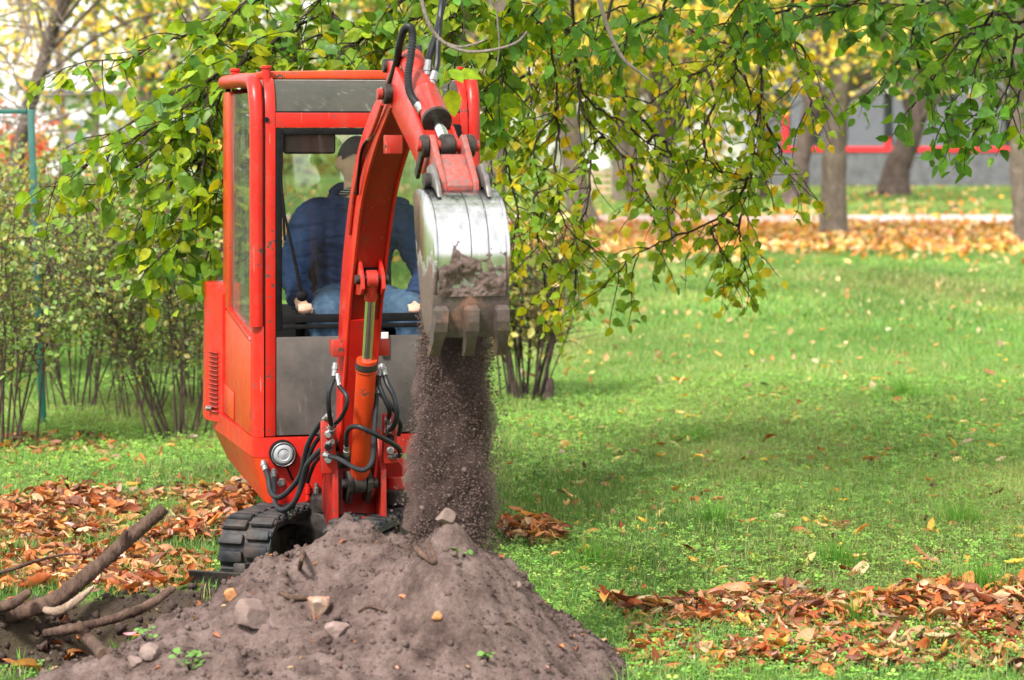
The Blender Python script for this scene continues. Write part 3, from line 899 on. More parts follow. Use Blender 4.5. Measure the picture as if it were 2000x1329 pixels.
# pillars bent back into the roof rails
def rail(x0, name, mat, dx=0.0):
    pts = [(x0, 0.030, 1.15 if x0 < 0 else 0.62), (x0, 0.030, 1.6), (x0, 0.030, 2.05), (x0, 0.036, 2.16), (x0 + dx * 0.05, 0.058, 2.245), (x0 + dx * 0.1, 0.105, 2.305), (x0 + dx * 0.2, 0.18, 2.327), (x0 + dx * 0.5, 0.5, 2.335), (x0 + dx, 1.06, 2.335)]
    return MB().tube([CL(*p) for p in catmull(pts, 5)], 0.036, 14).build(name, mat, ex)
rail(-0.560, 'front_pillar', M_RED, -0.06)
rail(0.492, 'front_pillar', M_RED, 0.05)
# front frame: flat flanges, curved over at the top
arc = [(0.0, 0.625), (0.0, 2.10), (0.004, 2.17), (0.018, 2.225), (0.045, 2.28), (0.085, 2.322), (0.135, 2.345), (0.24, 2.352)]
def strip(name, mat, x0, x1, zlo, zhi, off=0.0, th=0.02, bev=0.003):
    P = [p for p in arc if zlo <= p[1] <= zhi]
    def at(z):
        for (y0, z0), (y1, z1) in zip(arc, arc[1:]):
            if z0 <= z <= z1: return (y0 + (y1 - y0) * (z - z0) / max(z1 - z0, 1e-6), z)
    a = at(zlo); b = at(zhi)
    P = ([a] if a not in P else []) + P + ([b] if b not in P else [])
    out = [(y + off, z - (off if z > 2.2 else 0)) for y, z in P]
    inn = [(y + off + th, z - (th if z > 2.2 else 0)) for y, z in P][::-1]
    return MB().prism(out + inn, x0, x1, lambda a_, b_, w_: CL(w_, a_, b_), bev).build(name, mat, ex)
strip('front_flange', M_RED, -0.522, -0.474, 0.625, 2.352)
strip('front_flange', M_RED, 0.424, 0.462, 0.625, 2.352)
strip('seam', M_BLACK, -0.5285, -0.5235, 0.63, 2.30, 0.006, 0.012, 0)
strip('seam', M_BLACK, 0.4635, 0.468, 0.63, 2.30, 0.006, 0.012, 0)
strip('header_bar', M_RED, -0.4735, 0.4235, 2.10, 2.172, 0.001)
strip('tinted_panel', M_TINT, -0.4735, 0.4235, 2.178, 2.346, 0.012, 0.012, 0)
strip('panel_gasket', M_BLACK, -0.4735, 0.4235, 2.166, 2.180, 0.006, 0.02, 0)
mb = MB().prism([(-0.60, 2.335), (-0.585, 2.36), (-0.52, 2.374), (0.0, 2.382), (0.46, 2.374), (0.53, 2.36), (0.545, 2.335)], 0.16, 1.10, lambda a, b, w_: CL(a, w_, b), 0.012)
mb.build('roof', M_ORANGE, ex)
cbox('roof_lining', simple('grey_lining', (0.30, 0.29, 0.28), 0.8), -0.54, 0.47, 0.14, 1.04, 2.30, 2.333, 0.0)
for x, y in ((-0.505, 0.13), (-0.60, 0.72), (0.445, 0.13)):
    mb = MB().cyl(CL(x, y, 2.33), CL(x, y, 2.385), 0.022, 12); mb.cyl(CL(x, y, 2.384), CL(x, y, 2.40), 0.027, 12)
    mb.build('roof_bolt', M_RED, ex)
# windscreen, gasket, grey lower panel
ws = cbox('windscreen', M_GLASS, -0.470, 0.420, 0.012, 0.018, 1.175, 2.098, 0)
mb = MB()
for (x0, x1, z0, z1) in ((-0.4735, -0.442, 1.13, 2.099), (0.392, 0.4235, 1.13, 2.099), (-0.4415, 0.3915, 2.066, 2.099), (-0.4415, 0.3915, 1.165, 1.205)):
    mb.box((x1 - x0, 0.018, z1 - z0), CM((x0 + x1) / 2, 0.013, (z0 + z1) / 2), 0.004)
mb.build('gasket', M_BLACK, ws)
MB().box((0.83, 0.02, 0.022), CM(-0.025, 0.012, 1.146), 0.004).build('lower_rail_trim', M_BLACK, ex)
cbox('kick_panel', M_PANEL, -0.470, 0.4225, 0.004, 0.016, 0.628, 1.098, 0.004)
for px, py in ((545, 232), (531, 248)):
    pass
MB().lathe(CP(521, 234, -0.006), CP(521, 234, 0.004), [(0, 0.012), (0.01, 0.012)], 14).build('bolt_hole', M_BLACK, ex)
# rear window and its frame, right side
cbox('rear_window', M_SIDEGLASS, -0.585, 0.49, 1.045, 1.050, 1.20, 2.28, 0)
cbox('rear_post', M_BLACK, -0.615, -0.59, 1.062, 1.09, 1.15, 2.32, 0.004)
cbox('rear_header', M_DARKRED, -0.585, 0.49, 1.03, 1.06, 2.24, 2.30, 0.005)
cbox('rear_pillar', M_RED, 0.505, 0.55, 0.93, 1.06, 1.16, 2.30, 0.01)
cbox('side_panel', M_RED, 0.51, 0.55, 0.07, 1.06, 0.622, 1.158, 0.006)
cbox('side_window', M_SIDEGLASS, 0.522, 0.528, 0.07, 0.925, 1.165, 2.29, 0)
# engine cover at the rear left with louvres
mb = MB()
A = [(-0.640, 0.98, 0.575), (-0.712, 1.16, 0.575), (-0.712, 1.34, 0.575), (-0.60, 1.44, 0.575), (-0.58, 0.98, 0.575)]
B = [(-0.640, 0.98, 1.235), (-0.704, 1.16, 1.285), (-0.704, 1.34, 1.285), (-0.60, 1.44, 1.285), (-0.58, 0.98, 1.285)]
loft(mb, A, B); cover = mb.build('engine_cover', M_RED, ex, smooth=20)
for k in range(14):
    z = 0.625 + k * 0.0235
    a, b = CL(-0.660, 1.02, z), CL(-0.694, 1.105, z)
    d = (b - a).normalized(); nrm = Vector((-d.y, d.x, 0))
    if nrm.x > 0: nrm = -nrm
    M = Matrix((( d.x, nrm.x, 0, 0), (d.y, nrm.y, 0, 0), (0, 0, 1, 0), (0, 0, 0, 1)))
    M.translation = (a + b) / 2 + nrm * 0.004
    MB().box(((b - a).length, 0.014, 0.006), M @ Matrix.Rotation(R(40), 4, 'X'), 0.001, 1).build('louvre', M_DARKRED, cover)
MB().lathe(CL(-0.69, 1.09, 0.64), CL(-0.72, 1.09, 0.64), [(0, 0.014), (0.02, 0.014), (0.028, 0.008)], 10).build('latch', M_STEEL, cover)
# headlight
lc = cabpt(551, 885, 0)
hl = MB().lathe(CL(lc.x, 0.02, lc.z), CL(lc.x, -0.06, lc.z), [(0, 0.05), (0.02, 0.064), (0.066, 0.064), (0.072, 0.060), (0.072, 0.052), (0.062, 0.050)], 32).build('headlight', M_BLACK, ex)
MB().lathe(CL(lc.x, -0.03, lc.z), CL(lc.x, -0.07, lc.z), [(0, 0.049), (0.024, 0.049), (0.034, 0.040), (0.036, 0.030), (0.031, 0.026), (0.035, 0.010), (0.037, 0.0)], 32).build('lens', M_LENS, hl)
MB().lathe(CL(lc.x, -0.03, lc.z), CL(lc.x, -0.07, lc.z), [(0.018, 0.058), (0.030, 0.058), (0.033, 0.0555), (0.030, 0.053), (0.018, 0.053)], 32).build('rim', M_STEEL, hl)
MB().tube([CL(lc.x + 0.02, -0.01, lc.z - 0.06), CL(lc.x + 0.05, -0.005, lc.z - 0.13)], 0.005, 6).build('lamp_wire', M_BLACK, hl)
# bolts and couplings on the front plate
def coupling(px, py, r_, mat, L=0.05, hexn=6, name='coupling', y=0.0):
    p = cabpt(px, py, y)
    MB().lathe(CL(p.x, y + 0.01, p.z), CL(p.x, y - L, p.z), [(0, r_ * 1.25), (0.016, r_ * 1.25), (0.018, r_), (L, r_), (L + 0.008, r_ * 0.8)], hexn).build(name, mat, ex)
coupling(550, 943, 0.018, M_STEEL, 0.02, 6, 'bolt_head')
coupling(517, 911, 0.012, M_STEEL, 0.04); coupling(535, 927, 0.012, M_STEEL, 0.04)
for px, c in ((600, M_RED), (617, M_STEEL), (632, M_IRON)):
    p = cabpt(px, 955, 0)
    mb = MB().lathe(CL(p.x, -0.02, p.z + 0.03), CL(p.x, -0.02, p.z - 0.05), [(0, 0.009), (0.02, 0.009), (0.022, 0.014), (0.05, 0.014), (0.052, 0.010), (0.08, 0.012)], 8)
    mb.build('coupling', c, ex)
# inside the cab: seat, lever, mirror, wiper, lamp
seat = cbox('seat', M_BLACK, -0.26, 0.24, 0.36, 0.86, 0.985, 1.10, 0.04)
MB().box((0.46, 0.12, 0.62), CM(-0.01, 0.86, 1.38, R(-8)), 0.05, 3).build('backrest', M_BLACK, seat)
a = cabpt(586, 590, 0.22)
mb = MB().tube([CL(a.x, 0.24, 0.70), CL(a.x, 0.22, 1.08)], 0.012, 8)
mb.lathe(CL(a.x, 0.22, 1.06), CL(a.x, 0.2, 1.24), [(0, 0.018), (0.05, 0.024), (0.12, 0.026), (0.16, 0.022), (0.18, 0.010)], 14)
mb.build('control_lever', M_BLACK, ex)
p0, p1 = cabpt(553, 260, 0.10), cabpt(655, 301, 0.10)
mir = cbox('cab_mirror', M_BLACK, p0.x, p1.x, 0.085, 0.115, p1.z, p0.z, 0.02)
MB().box((p1.x - p0.x - 0.02, 0.004, p0.z - p1.z - 0.02), CM((p0.x + p1.x) / 2, 0.083, (p0.z + p1.z) / 2), 0.0).build('mirror_glass', simple('mirror_face', (0.05, 0.038, 0.034), 0.25, 0.0, 0.3, 4, 0, 0.2), mir)
wp = MB().tube([CP(590, 578, -0.03), CP(574, 500, -0.035), CP(556, 420, -0.03), CP(548, 345, -0.012)], [0.010, 0.008, 0.006, 0.005], 8)
wp.tube([CP(552, 262, -0.006), CP(549, 345, -0.008), CP(556, 470, -0.006)], 0.006, 6)
wp.lathe(CP(590, 578, 0.02), CP(590, 578, -0.045), [(0, 0.026), (0.05, 0.028), (0.058, 0.024), (0.066, 0.012)], 16)
wp.build('wiper', M_BLACK, ex)
p0, p1 = cabpt(870, 243, -0.04), cabpt(900, 283, -0.04)
cbox('work_lamp', M_BLACK, p0.x, p1.x, -0.07, -0.005, p1.z, p0.z, 0.012)
cbox('step_plate', simple('pale_plate', (0.42, 0.42, 0.43), 0.5, 0.1, 0.1), 0.035, 0.07, -0.012, 0.0, 1.0, 1.115, 0.003)

# ------------------------------------------------------------------ excavator: boom, dipper, bucket
B0 = Vector((-0.74, 11.15, 0)); BT = Vector((-0.198, 8.96, 0))
BH = (BT - B0).normalized(); BR = Vector((-BH.y, BH.x, 0))
def BF(u, z, w_=0.0):
    return B0 + BH * u + BR * w_ + UP * z
def bprism(mb, poly, w0, w1, bev=0.004):
    return mb.prism(poly, w0, w1, BF, bev)
def ribbon(center, th, grow=0.0, n=6):
    pts = catmull([Vector((a, b, 0)) for a, b in center], n)
    ts = catmull([Vector((t, 0, 0)) for t in th], n)
    up, lo = [], []
    for i, p in enumerate(pts):
        t = (pts[min(i + 1, len(pts) - 1)] - pts[max(i - 1, 0)]).normalized()
        nrm = Vector((-t.y, t.x, 0)); h = ts[i].x / 2 + grow
        up.append((p.x + nrm.x * h, p.y + nrm.y * h)); lo.append((p.x - nrm.x * h, p.y - nrm.y * h))
    return up + lo[::-1]
BC = [(0.0, 0.60), (0.10, 1.0), (0.25, 1.42), (0.54, 1.85), (0.9, 2.09), (1.28, 2.24)]
BTH = [0.12, 0.19, 0.25, 0.23, 0.185, 0.12]
mb = MB()
for s in (-1, 1):
    bprism(mb, ribbon(BC, BTH), s * 0.072 - 0.006, s * 0.072 + 0.006, 0.002)
boom = mb.build('boom', M_RED, ex)
bprism(MB(), ribbon(BC, BTH, -0.016), -0.0655, 0.0655, 0).build('boom_core', M_DARKRED, boom)
mb = MB()
mb.cyl(BF(1.28, 2.24, -0.105), BF(1.28, 2.24, 0.105), 0.042); mb.build('pin', M_IRON, boom)
mb = MB().cyl(BF(1.28, 2.24, -0.13), BF(1.28, 2.24, -0.106), 0.024, 12); mb.build('pin_cap', M_WORN, boom)
# clevis for the boom cylinder
mb = MB()
for s in (-1, 1):
    bprism(mb, [(0.26, 1.34), (0.30, 1.53), (0.40, 1.53), (0.50, 1.44), (0.515, 1.38), (0.47, 1.35)], s * 0.047 - 0.008, s * 0.047 + 0.008, 0.004)
mb.build('clevis', M_RED, boom)
bprism(MB(), [(0.30, 1.35), (0.33, 1.50), (0.40, 1.50), (0.415, 1.36)], -0.0385, 0.0385, 0.002).build('clevis_recess', M_BLACK, boom)
bprism(MB(), ribbon([(0.0, 0.60), (0.10, 1.0), (0.19, 1.26)], [0.12, 0.19, 0.225], -0.003), -0.0652, 0.0652, 0).build('boom_foot', M_RED, boom)
MB().cyl(BF(0.46, 1.42, -0.075), BF(0.46, 1.42, 0.075), 0.022, 14).build('pin', M_IRON, boom)
for s in (-1, 1):
    bprism(MB(), [(0.10, 1.06), (0.10, 1.12), (0.20, 1.13), (0.20, 1.05)], s * 0.105 - 0.028, s * 0.105 + 0.028, 0.003).build('hose_bracket', M_WORN, boom)
# boom cylinder in front of the boom
cb0, cb1 = Vector((0.15, 0.46)), Vector((0.46, 1.42))
cd = (cb1 - cb0).normalized(); CLN = (cb1 - cb0).length
def along(p, d, t): return p + d * t
q = lambda v, w_=0: BF(v.x, v.y, w_)
bc = MB().lathe(q(cb0), q(cb1), [(0.03, 0.034), (0.06, 0.046), (0.56, 0.046), (0.565, 0.050), (0.585, 0.050), (0.60, 0.047), (0.62, 0.047), (0.622, 0.030)], 24).build('boom_cylinder', M_ORANGE, ex)
MB().lathe(q(cb0), q(cb1), [(0.575, 0.0515), (0.605, 0.0515)], 24).build('gland', M_IRON, bc)
MB().cyl(q(along(cb0, cd, 0.60)), q(along(cb0, cd, CLN - 0.03)), 0.024, 18).build('rod', M_CHROME, bc)
mb = MB().cyl(BF(cb1.x, cb1.y, -0.026), BF(cb1.x, cb1.y, 0.026), 0.042, 18); mb.tube([q(along(cb0, cd, CLN - 0.10)), q(cb1)], [0.028, 0.036], 14)
mb.build('rod_eye', M_WORN, bc)
MB().cyl(BF(cb0.x, cb0.y, -0.03), BF(cb0.x, cb0.y, 0.03), 0.045, 18).build('base_eye', M_IRON, bc)
# swing bracket between house and boom
mb = MB()
for s in (-1, 1):
    bprism(mb, [(-0.16, 0.30), (-0.16, 0.66), (-0.05, 0.70), (0.06, 0.68), (0.10, 0.58), (0.16, 0.52), (0.17, 0.27), (0.10, 0.235), (0.02, 0.235)], s * 0.112 - 0.013, s * 0.112 + 0.013, 0.004)
br = mb.build('swing_bracket', M_WORN, ex)
bprism(MB(), [(-0.10, 0.275), (-0.10, 0.30), (0.15, 0.30), (0.15, 0.275)], -0.098, 0.098, 0.003).build('cross_plate', M_RED, br)
bprism(MB(), [(-0.08, 0.301), (-0.08, 0.50), (-0.06, 0.50), (-0.03, 0.40), (0.04, 0.301)], -0.098, 0.098, 0.003).build('web_plate', M_DARKRED, br)
for s in (-1, 1):
    bprism(MB(), [(0.02, 0.37), (0.05, 0.50), (0.15, 0.52), (0.20, 0.47), (0.19, 0.43), (0.12, 0.36)], s * 0.045 - 0.012, s * 0.045 + 0.012, 0.004).build('lug', M_IRON, br)
MB().cyl(BF(cb0.x, cb0.y, -0.085), BF(cb0.x, cb0.y, 0.085), 0.024, 14).build('pin', M_IRON, br)
MB().cyl(BF(0.0, 0.62, -0.15), BF(0.0, 0.62, 0.15), 0.030, 16).build('pin', M_IRON, br)
MB().cyl(BF(-0.2, 0.26, 0), BF(-0.2, 0.60, 0), 0.055, 18).build('kingpin', M_IRON, br)
cbox('swing_mount', M_DARKRED, -0.16, 0.06, -0.16, -0.005, 0.31, 0.53, 0.02)
# valve plates either side, with ports
for (px0, py0, px1, py1, d) in ((626, 820, 654, 925, 10.98), (747, 808, 775, 905, 11.02)):
    a, b = W(px0, py0, d), W(px1, py1, d)
    c0 = (a + b) / 2
    vp = MB().box((b.x - a.x, 0.05, a.z - b.z), Matrix.Translation(c0) @ Matrix.Rotation(R(14), 4, 'Z'), 0.008).build('port_plate', M_WORN, ex)
    for k, fz in enumerate((0.25, -0.22, 0.02)):
        c1 = c0 + Vector((0.004, -0.02, (a.z - b.z) * fz))
        MB().lathe(c1, c1 + Vector((0.004, -0.05, 0)), [(0, 0.018), (0.022, 0.018), (0.024, 0.013), (0.05, 0.013)], 8).build('port', M_STEEL if k < 2 else M_BLACK, vp)
# swing ram seen in the opening on the right
c0 = W(775, 915, 11.35)
mb = MB().cyl(c0 + Vector((-0.01, -0.05, 0)), c0 + Vector((0.01, 0.05, 0)), 0.048, 20); rm = mb.build('swing_ram_eye', M_WORN, ex)
mb = MB().cyl(W(750, 925, 11.33), W(806, 922, 11.36), 0.018, 12); mb.cyl(W(772, 930, 11.3), W(772, 975, 11.3), 0.045, 18)
mb.build('swing_ram', M_WORN, ex)
MB().cyl(W(772, 955, 11.28), W(772, 985, 11.28), 0.058, 18).build('ram_boss', M_IRON, ex)

# dipper
DC = [(1.17, 2.33), (1.30, 2.27), (1.62, 2.13), (1.95, 1.97), (2.22, 1.85)]
DTH = [0.10, 0.19, 0.175, 0.13, 0.085]
mb = MB()
for s in (-1, 1):
    bprism(mb, ribbon(DC, DTH, 0.004, 4), s * 0.0625 - 0.007, s * 0.0625 + 0.007, 0.003)
dip = mb.build('dipper', M_RED, ex)
bprism(MB(), ribbon(DC, DTH, -0.012, 4), -0.055, 0.055, 0).build('dipper_core', M_WORN, dip)
c0 = W(797, 299, 9.75)
bprism(MB(), [(1.50, 1.995), (1.50, 2.07), (1.516, 2.07), (1.516, 1.995)], -0.145, -0.069, 0.003).build('stop_lug', M_WORN, dip)
MB().cyl(BF(1.17, 2.36, -0.085), BF(1.17, 2.36, 0.085), 0.03, 14).build('pin', M_IRON, dip)
# dipper cylinder lying along the back of the boom
a, b = Vector((0.30, 1.86)), Vector((1.15, 2.37))
dc = MB().lathe(q(a), q(b), [(0, 0.03), (0.03, 0.042), (0.62, 0.042), (0.63, 0.03)], 18).build('dipper_cylinder', M_RED, ex)
MB().cyl(q(a.lerp(b, 0.6)), q(b), 0.022, 14).build('rod', M_CHROME, dc)
# bucket cylinder on top of the dipper
a, b = Vector((1.33, 2.395)), Vector((2.04, 2.03))
L = (b - a).length; bd = (b - a).normalized()
bcy = MB().lathe(q(a), q(b), [(0.0, 0.03), (0.03, 0.052), (0.22, 0.052), (0.223, 0.050), (0.232, 0.050), (0.235, 0.053), (0.34, 0.053), (0.343, 0.051), (0.35, 0.051), (0.353, 0.053), (0.555, 0.054), (0.56, 0.057), (0.585, 0.058), (0.59, 0.055), (0.592, 0.034)], 26).build('bucket_cylinder', M_WORN, ex)
MB().lathe(q(a), q(b), [(0.575, 0.0595), (0.596, 0.0595), (0.597, 0.04)], 24).build('gland', M_IRON, bcy)
MB().cyl(q(along(a, bd, 0.58)), q(along(a, bd, L - 0.02)), 0.024, 18).build('rod', M_CHROME, bcy)
MB().cyl(BF(b.x, b.y, -0.028), BF(b.x, b.y, 0.028), 0.046, 20).build('rod_eye', M_IRON, bcy)
mb = MB().box((0.07, 0.05, 0.05), Matrix.Translation(BF(1.30, 2.42, 0.02)), 0.01); mb.build('hose_block', M_IRON, bcy)
# tipping link
mb = MB()
for s in (-1, 1):
    bprism(mb, [(2.00, 2.055), (2.06, 2.075), (2.10, 2.04), (2.27, 1.90), (2.28, 1.845), (2.22, 1.83), (2.02, 2.0)], s * 0.062 - 0.012, s * 0.062 + 0.012, 0.005)
lk = mb.build('tipping_link', M_LINK, ex)
bprism(MB(), [(2.10, 1.99), (2.115, 2.0), (2.275, 1.885), (2.27, 1.85), (2.26, 1.85)], -0.05, 0.05, 0.004).build('link_web', M_LINK, lk)
for s in (-1, 1):
    MB().cyl(BF(2.045, 2.03, s * 0.075), BF(2.045, 2.03, s * 0.105), 0.045, 20).build('pin_boss', M_IRON, lk)
MB().cyl(BF(2.045, 2.03, -0.12), BF(2.045, 2.03, 0.125), 0.022, 14).build('pin', M_WORN, lk)
for s in (-1, 1):
    bprism(MB(), [(2.0, 2.03), (2.045, 2.055), (2.07, 2.02), (1.93, 1.90), (1.90, 1.93)], s * 0.092 - 0.008, s * 0.092 + 0.008, 0.004).build('side_link', M_IRON, lk)
# bucket: open towards the cab, its worn back to the camera
shell = [(2.11, 1.862), (2.20, 1.872), (2.29, 1.862), (2.375, 1.825), (2.44, 1.76), (2.474, 1.68), (2.478, 1.60), (2.462, 1.52), (2.448, 1.478)]
shs = [(p.x, p.y) for p in catmull([Vector((a, b, 0)) for a, b in shell], 4)]
def offs(P, d):
    out = []
    for i, (a, b) in enumerate(P):
        t = Vector((P[min(i + 1, len(P) - 1)][0] - P[max(i - 1, 0)][0], P[min(i + 1, len(P) - 1)][1] - P[max(i - 1, 0)][1])).normalized()
        out.append((a + t.y * d, b - t.x * d))
    return out
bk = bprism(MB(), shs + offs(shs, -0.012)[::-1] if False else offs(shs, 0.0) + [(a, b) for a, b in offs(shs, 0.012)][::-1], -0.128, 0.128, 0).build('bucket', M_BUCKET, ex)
mouth = [(2.30, 1.335), (2.24, 1.42), (2.17, 1.58), (2.11, 1.74), (2.085, 1.84)]
for s in (-1, 1):
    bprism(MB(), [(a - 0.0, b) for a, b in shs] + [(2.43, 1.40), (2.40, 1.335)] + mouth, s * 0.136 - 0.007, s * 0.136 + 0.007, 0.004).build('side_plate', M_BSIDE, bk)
bprism(MB(), [(2.449, 1.487), (2.464, 1.487), (2.434, 1.328), (2.412, 1.328)], -0.144, 0.144, 0.003).build('cutting_edge', M_TOOTH, bk)
for w_, lean in ((-0.111, -0.02), (0.0, 0.0), (0.111, 0.012)):
    mb = MB()
    rows = [(1.448, 0.022, 2.462, 2.474, 0.2), (1.432, 0.031, 2.460, 2.488, 0.2), (1.39, 0.029, 2.448, 2.490, 0.3), (1.355, 0.031, 2.43, 2.482, 0.45), (1.315, 0.024, 2.42, 2.462, 0.7), (1.280, 0.0235, 2.412, 2.438, 0.95), (1.258, 0.025, 2.408, 2.418, 1.0)]
    vs = []; fs = []
    for z, hw, u0, u1, l in rows:
        c0 = w_ + lean * l
        vs += [BF(u0, z, c0 - hw), BF(u0, z, c0 + hw), BF(u1, z, c0 + hw * 0.8), BF(u1, z, c0 - hw * 0.8)]
    for i in range(len(rows) - 1):
        for k in range(4):
            fs.append((i * 4 + k, i * 4 + (k + 1) % 4, i * 4 + 4 + (k + 1) % 4, i * 4 + 4 + k))
    fs += [(3, 2, 1, 0), tuple(len(vs) - 4 + k for k in range(4))]
    mb.add(vs, fs); mb.build('tooth', M_TOOTH, bk, smooth=12)
for s in (-1, 1):
    bprism(MB(), [(2.12, 1.865), (2.16, 1.95), (2.22, 1.965), (2.30, 1.92), (2.36, 1.842), (2.29, 1.874), (2.2, 1.884)], s * 0.095 - 0.010, s * 0.095 + 0.010, 0.004).build('ear', M_DULL, bk)
    MB().cyl(BF(2.22, 1.90, s * 0.09), BF(2.22, 1.90, s * 0.13), 0.03, 16).build('bush', M_IRON, bk)
for w_ in (-0.004, 0.062):
    MB().tube([BF(a + 0.0005, b + 0.0005, w_) for a, b in shs[8:-6]], 0.0018, 6).build('weld', M_IRON, bk)
tq, wq = np.linspace(len(shs) - 16, len(shs) - 1, 60), np.linspace(-0.127, 0.127, 110)
TQ, WQ = np.meshgrid(tq, wq)
su, sz_ = np.interp(TQ, np.arange(len(shs)), [p[0] for p in shs]), np.interp(TQ, np.arange(len(shs)), [p[1] for p in shs])
low = (TQ - tq[0]) / (tq[-1] - tq[0])
hq = fbm(WQ * 17 + 3, sz_ * 17, 33.0, 3) * 0.9 + fbm(WQ * 60, sz_ * 60, 12.0, 3) * 0.45 + low * 0.85 - 0.33 + 0.12 * (np.abs(WQ) > 0.10)
off = np.clip(hq, -0.02, 0.5) * 0.045
PB = np.array(B0) + np.array(BH) * (su + off)[..., None] + np.array(BR) * WQ[..., None]; PB[..., 2] = sz_ + off * 0.15
kq = (off > -0.0004); kq = kq[:-1, :-1] & kq[1:, :-1] & kq[:-1, 1:] & kq[1:, 1:]
ii_ = np.arange(TQ.size).reshape(TQ.shape)
qd = np.stack([ii_[:-1, :-1], ii_[:-1, 1:], ii_[1:, 1:], ii_[1:, :-1]], -1)[kq]
us_, inv_ = np.unique(qd, return_inverse=True)
npmesh('caked_soil', PB.reshape(-1, 3)[us_], inv_.reshape(-1, 4), M_SOIL, parent=bk, loc=tuple(BF(2.45, 1.5)))
tag(bpy.data.objects['caked_soil'], kind='stuff')
V, T, C = None, None, None

# ------------------------------------------------------------------ hoses
def hose(pts, r_, name='hose', mat=None, ribbed=False, ends=(True, True)):
    P = catmull([W(*p) for p in pts], 8)
    rad = [r_ * (1 + (0.10 if (i % 2) else -0.06)) for i in range(len(P))] if ribbed else r_
    if ribbed:
        P = catmull([W(*p) for p in pts], 14); rad = [r_ * (1 + (0.09 if (i % 2) else -0.07)) for i in range(len(P))]
    h = MB().tube(P, rad, 10).build(name, mat or M_HOSE, ex)
    for e, (a, b) in zip(ends, ((P[0], P[2]), (P[-1], P[-3]))):
        if e:
            d = (b - a).normalized()
            MB().lathe(a - d * 0.03, a + d * 0.03, [(0, r_ * 1.05), (0.014, r_ * 1.05), (0.016, r_ * 1.35), (0.03, r_ * 1.35), (0.032, r_ * 1.15), (0.06, r_ * 1.15)], 10).build('fitting', M_STEEL, h)
    return h
hose([(654, 722, 10.86), (652, 738, 10.85), (642, 768, 10.82), (643, 805, 10.84), (648, 838, 10.92)], 0.0115)
hose([(661, 743, 10.84), (664, 756, 10.82), (677, 774, 10.78), (676, 795, 10.78), (666, 816, 10.84), (652, 831, 10.93)], 0.0105)
hose([(640, 815, 10.95), (624, 830, 11.0), (601, 870, 11.05), (588, 925, 11.1), (568, 955, 11.14), (545, 972, 11.18), (529, 962, 11.24), (524, 935, 11.3), (517, 911, 11.36)], 0.013)
hose([(642, 868, 10.95), (620, 885, 11.0), (600, 908, 11.02), (590, 940, 11.05), (578, 976, 11.06), (557, 996, 11.1), (541, 990, 11.16), (536, 965, 11.24), (535, 927, 11.36)], 0.013)
hose([(640, 838, 10.97), (618, 862, 11.03), (604, 890, 11.06), (600, 915, 11.08), (588, 955, 11.08), (574, 985, 11.1), (568, 1002, 11.12)], 0.011)
hose([(634, 884, 10.98), (616, 903, 11.2), (606, 925, 11.3), (601, 942, 11.36)], 0.010, ends=(True, False))
hose([(642, 880, 10.98), (636, 905, 11.2), (634, 925, 11.32), (632, 940, 11.36)], 0.010, ends=(True, False))
hose([(638, 890, 10.94), (664, 898, 10.84), (694, 915, 10.74), (714, 917, 10.72), (727, 898, 10.74), (730, 850, 10.82), (734, 800, 10.88), (736, 755, 10.9)], 0.0115)
hose([(677, 880, 10.86), (677, 850, 10.80), (684, 836, 10.76), (700, 834, 10.72), (725, 845, 10.72), (755, 860, 10.8), (777, 874, 10.88), (781, 889, 10.94), (768, 892, 10.98)], 0.0115)
hose([(741, 726, 10.9), (740, 750, 10.86), (752, 780, 10.84), (761, 803, 10.86), (757, 821, 10.96)], 0.0115)
hose([(749, 724, 10.9), (757, 750, 10.86), (770, 775, 10.84), (775, 808, 10.84), (768, 834, 10.9), (757, 842, 10.97)], 0.0125)
hose([(737, 745, 10.93), (744, 770, 10.92), (768, 798, 10.92), (782, 828, 10.93), (779, 850, 10.98)], 0.010, ends=(True, False))
hose([(750, 178, 9.98), (762, 163, 9.92), (774, 125, 9.82), (781, 85, 9.74), (790, 58, 9.68), (801, 54, 9.63), (806, 72, 9.6), (802, 112, 9.56), (797, 152, 9.52), (802, 185, 9.48), (823, 214, 9.42)], 0.0155, ribbed=True)
hose([(836, 132, 9.62), (840, 103, 9.63), (852, 66, 9.66), (860, 30, 9.7), (866, 5, 9.75), (868, -12, 9.78), (862, 12, 9.72), (856, 70, 9.66), (853, 125, 9.62), (846, 154, 9.58)], 0.0135)
hose([(724, 268, 10.25), (708, 290, 10.35), (701, 335, 10.45), (698, 380, 10.55)], 0.007, 'grease_pipe', M_BLACK, ends=(True, False))
MB().tube(catmull([BF(1.22, 2.20, -0.095), BF(1.0, 2.10, -0.09), BF(0.72, 1.98, -0.088), BF(0.5, 1.80, -0.086), BF(0.38, 1.62, -0.086)], 6), 0.009, 8).build('hard_line', M_WORN, boom)

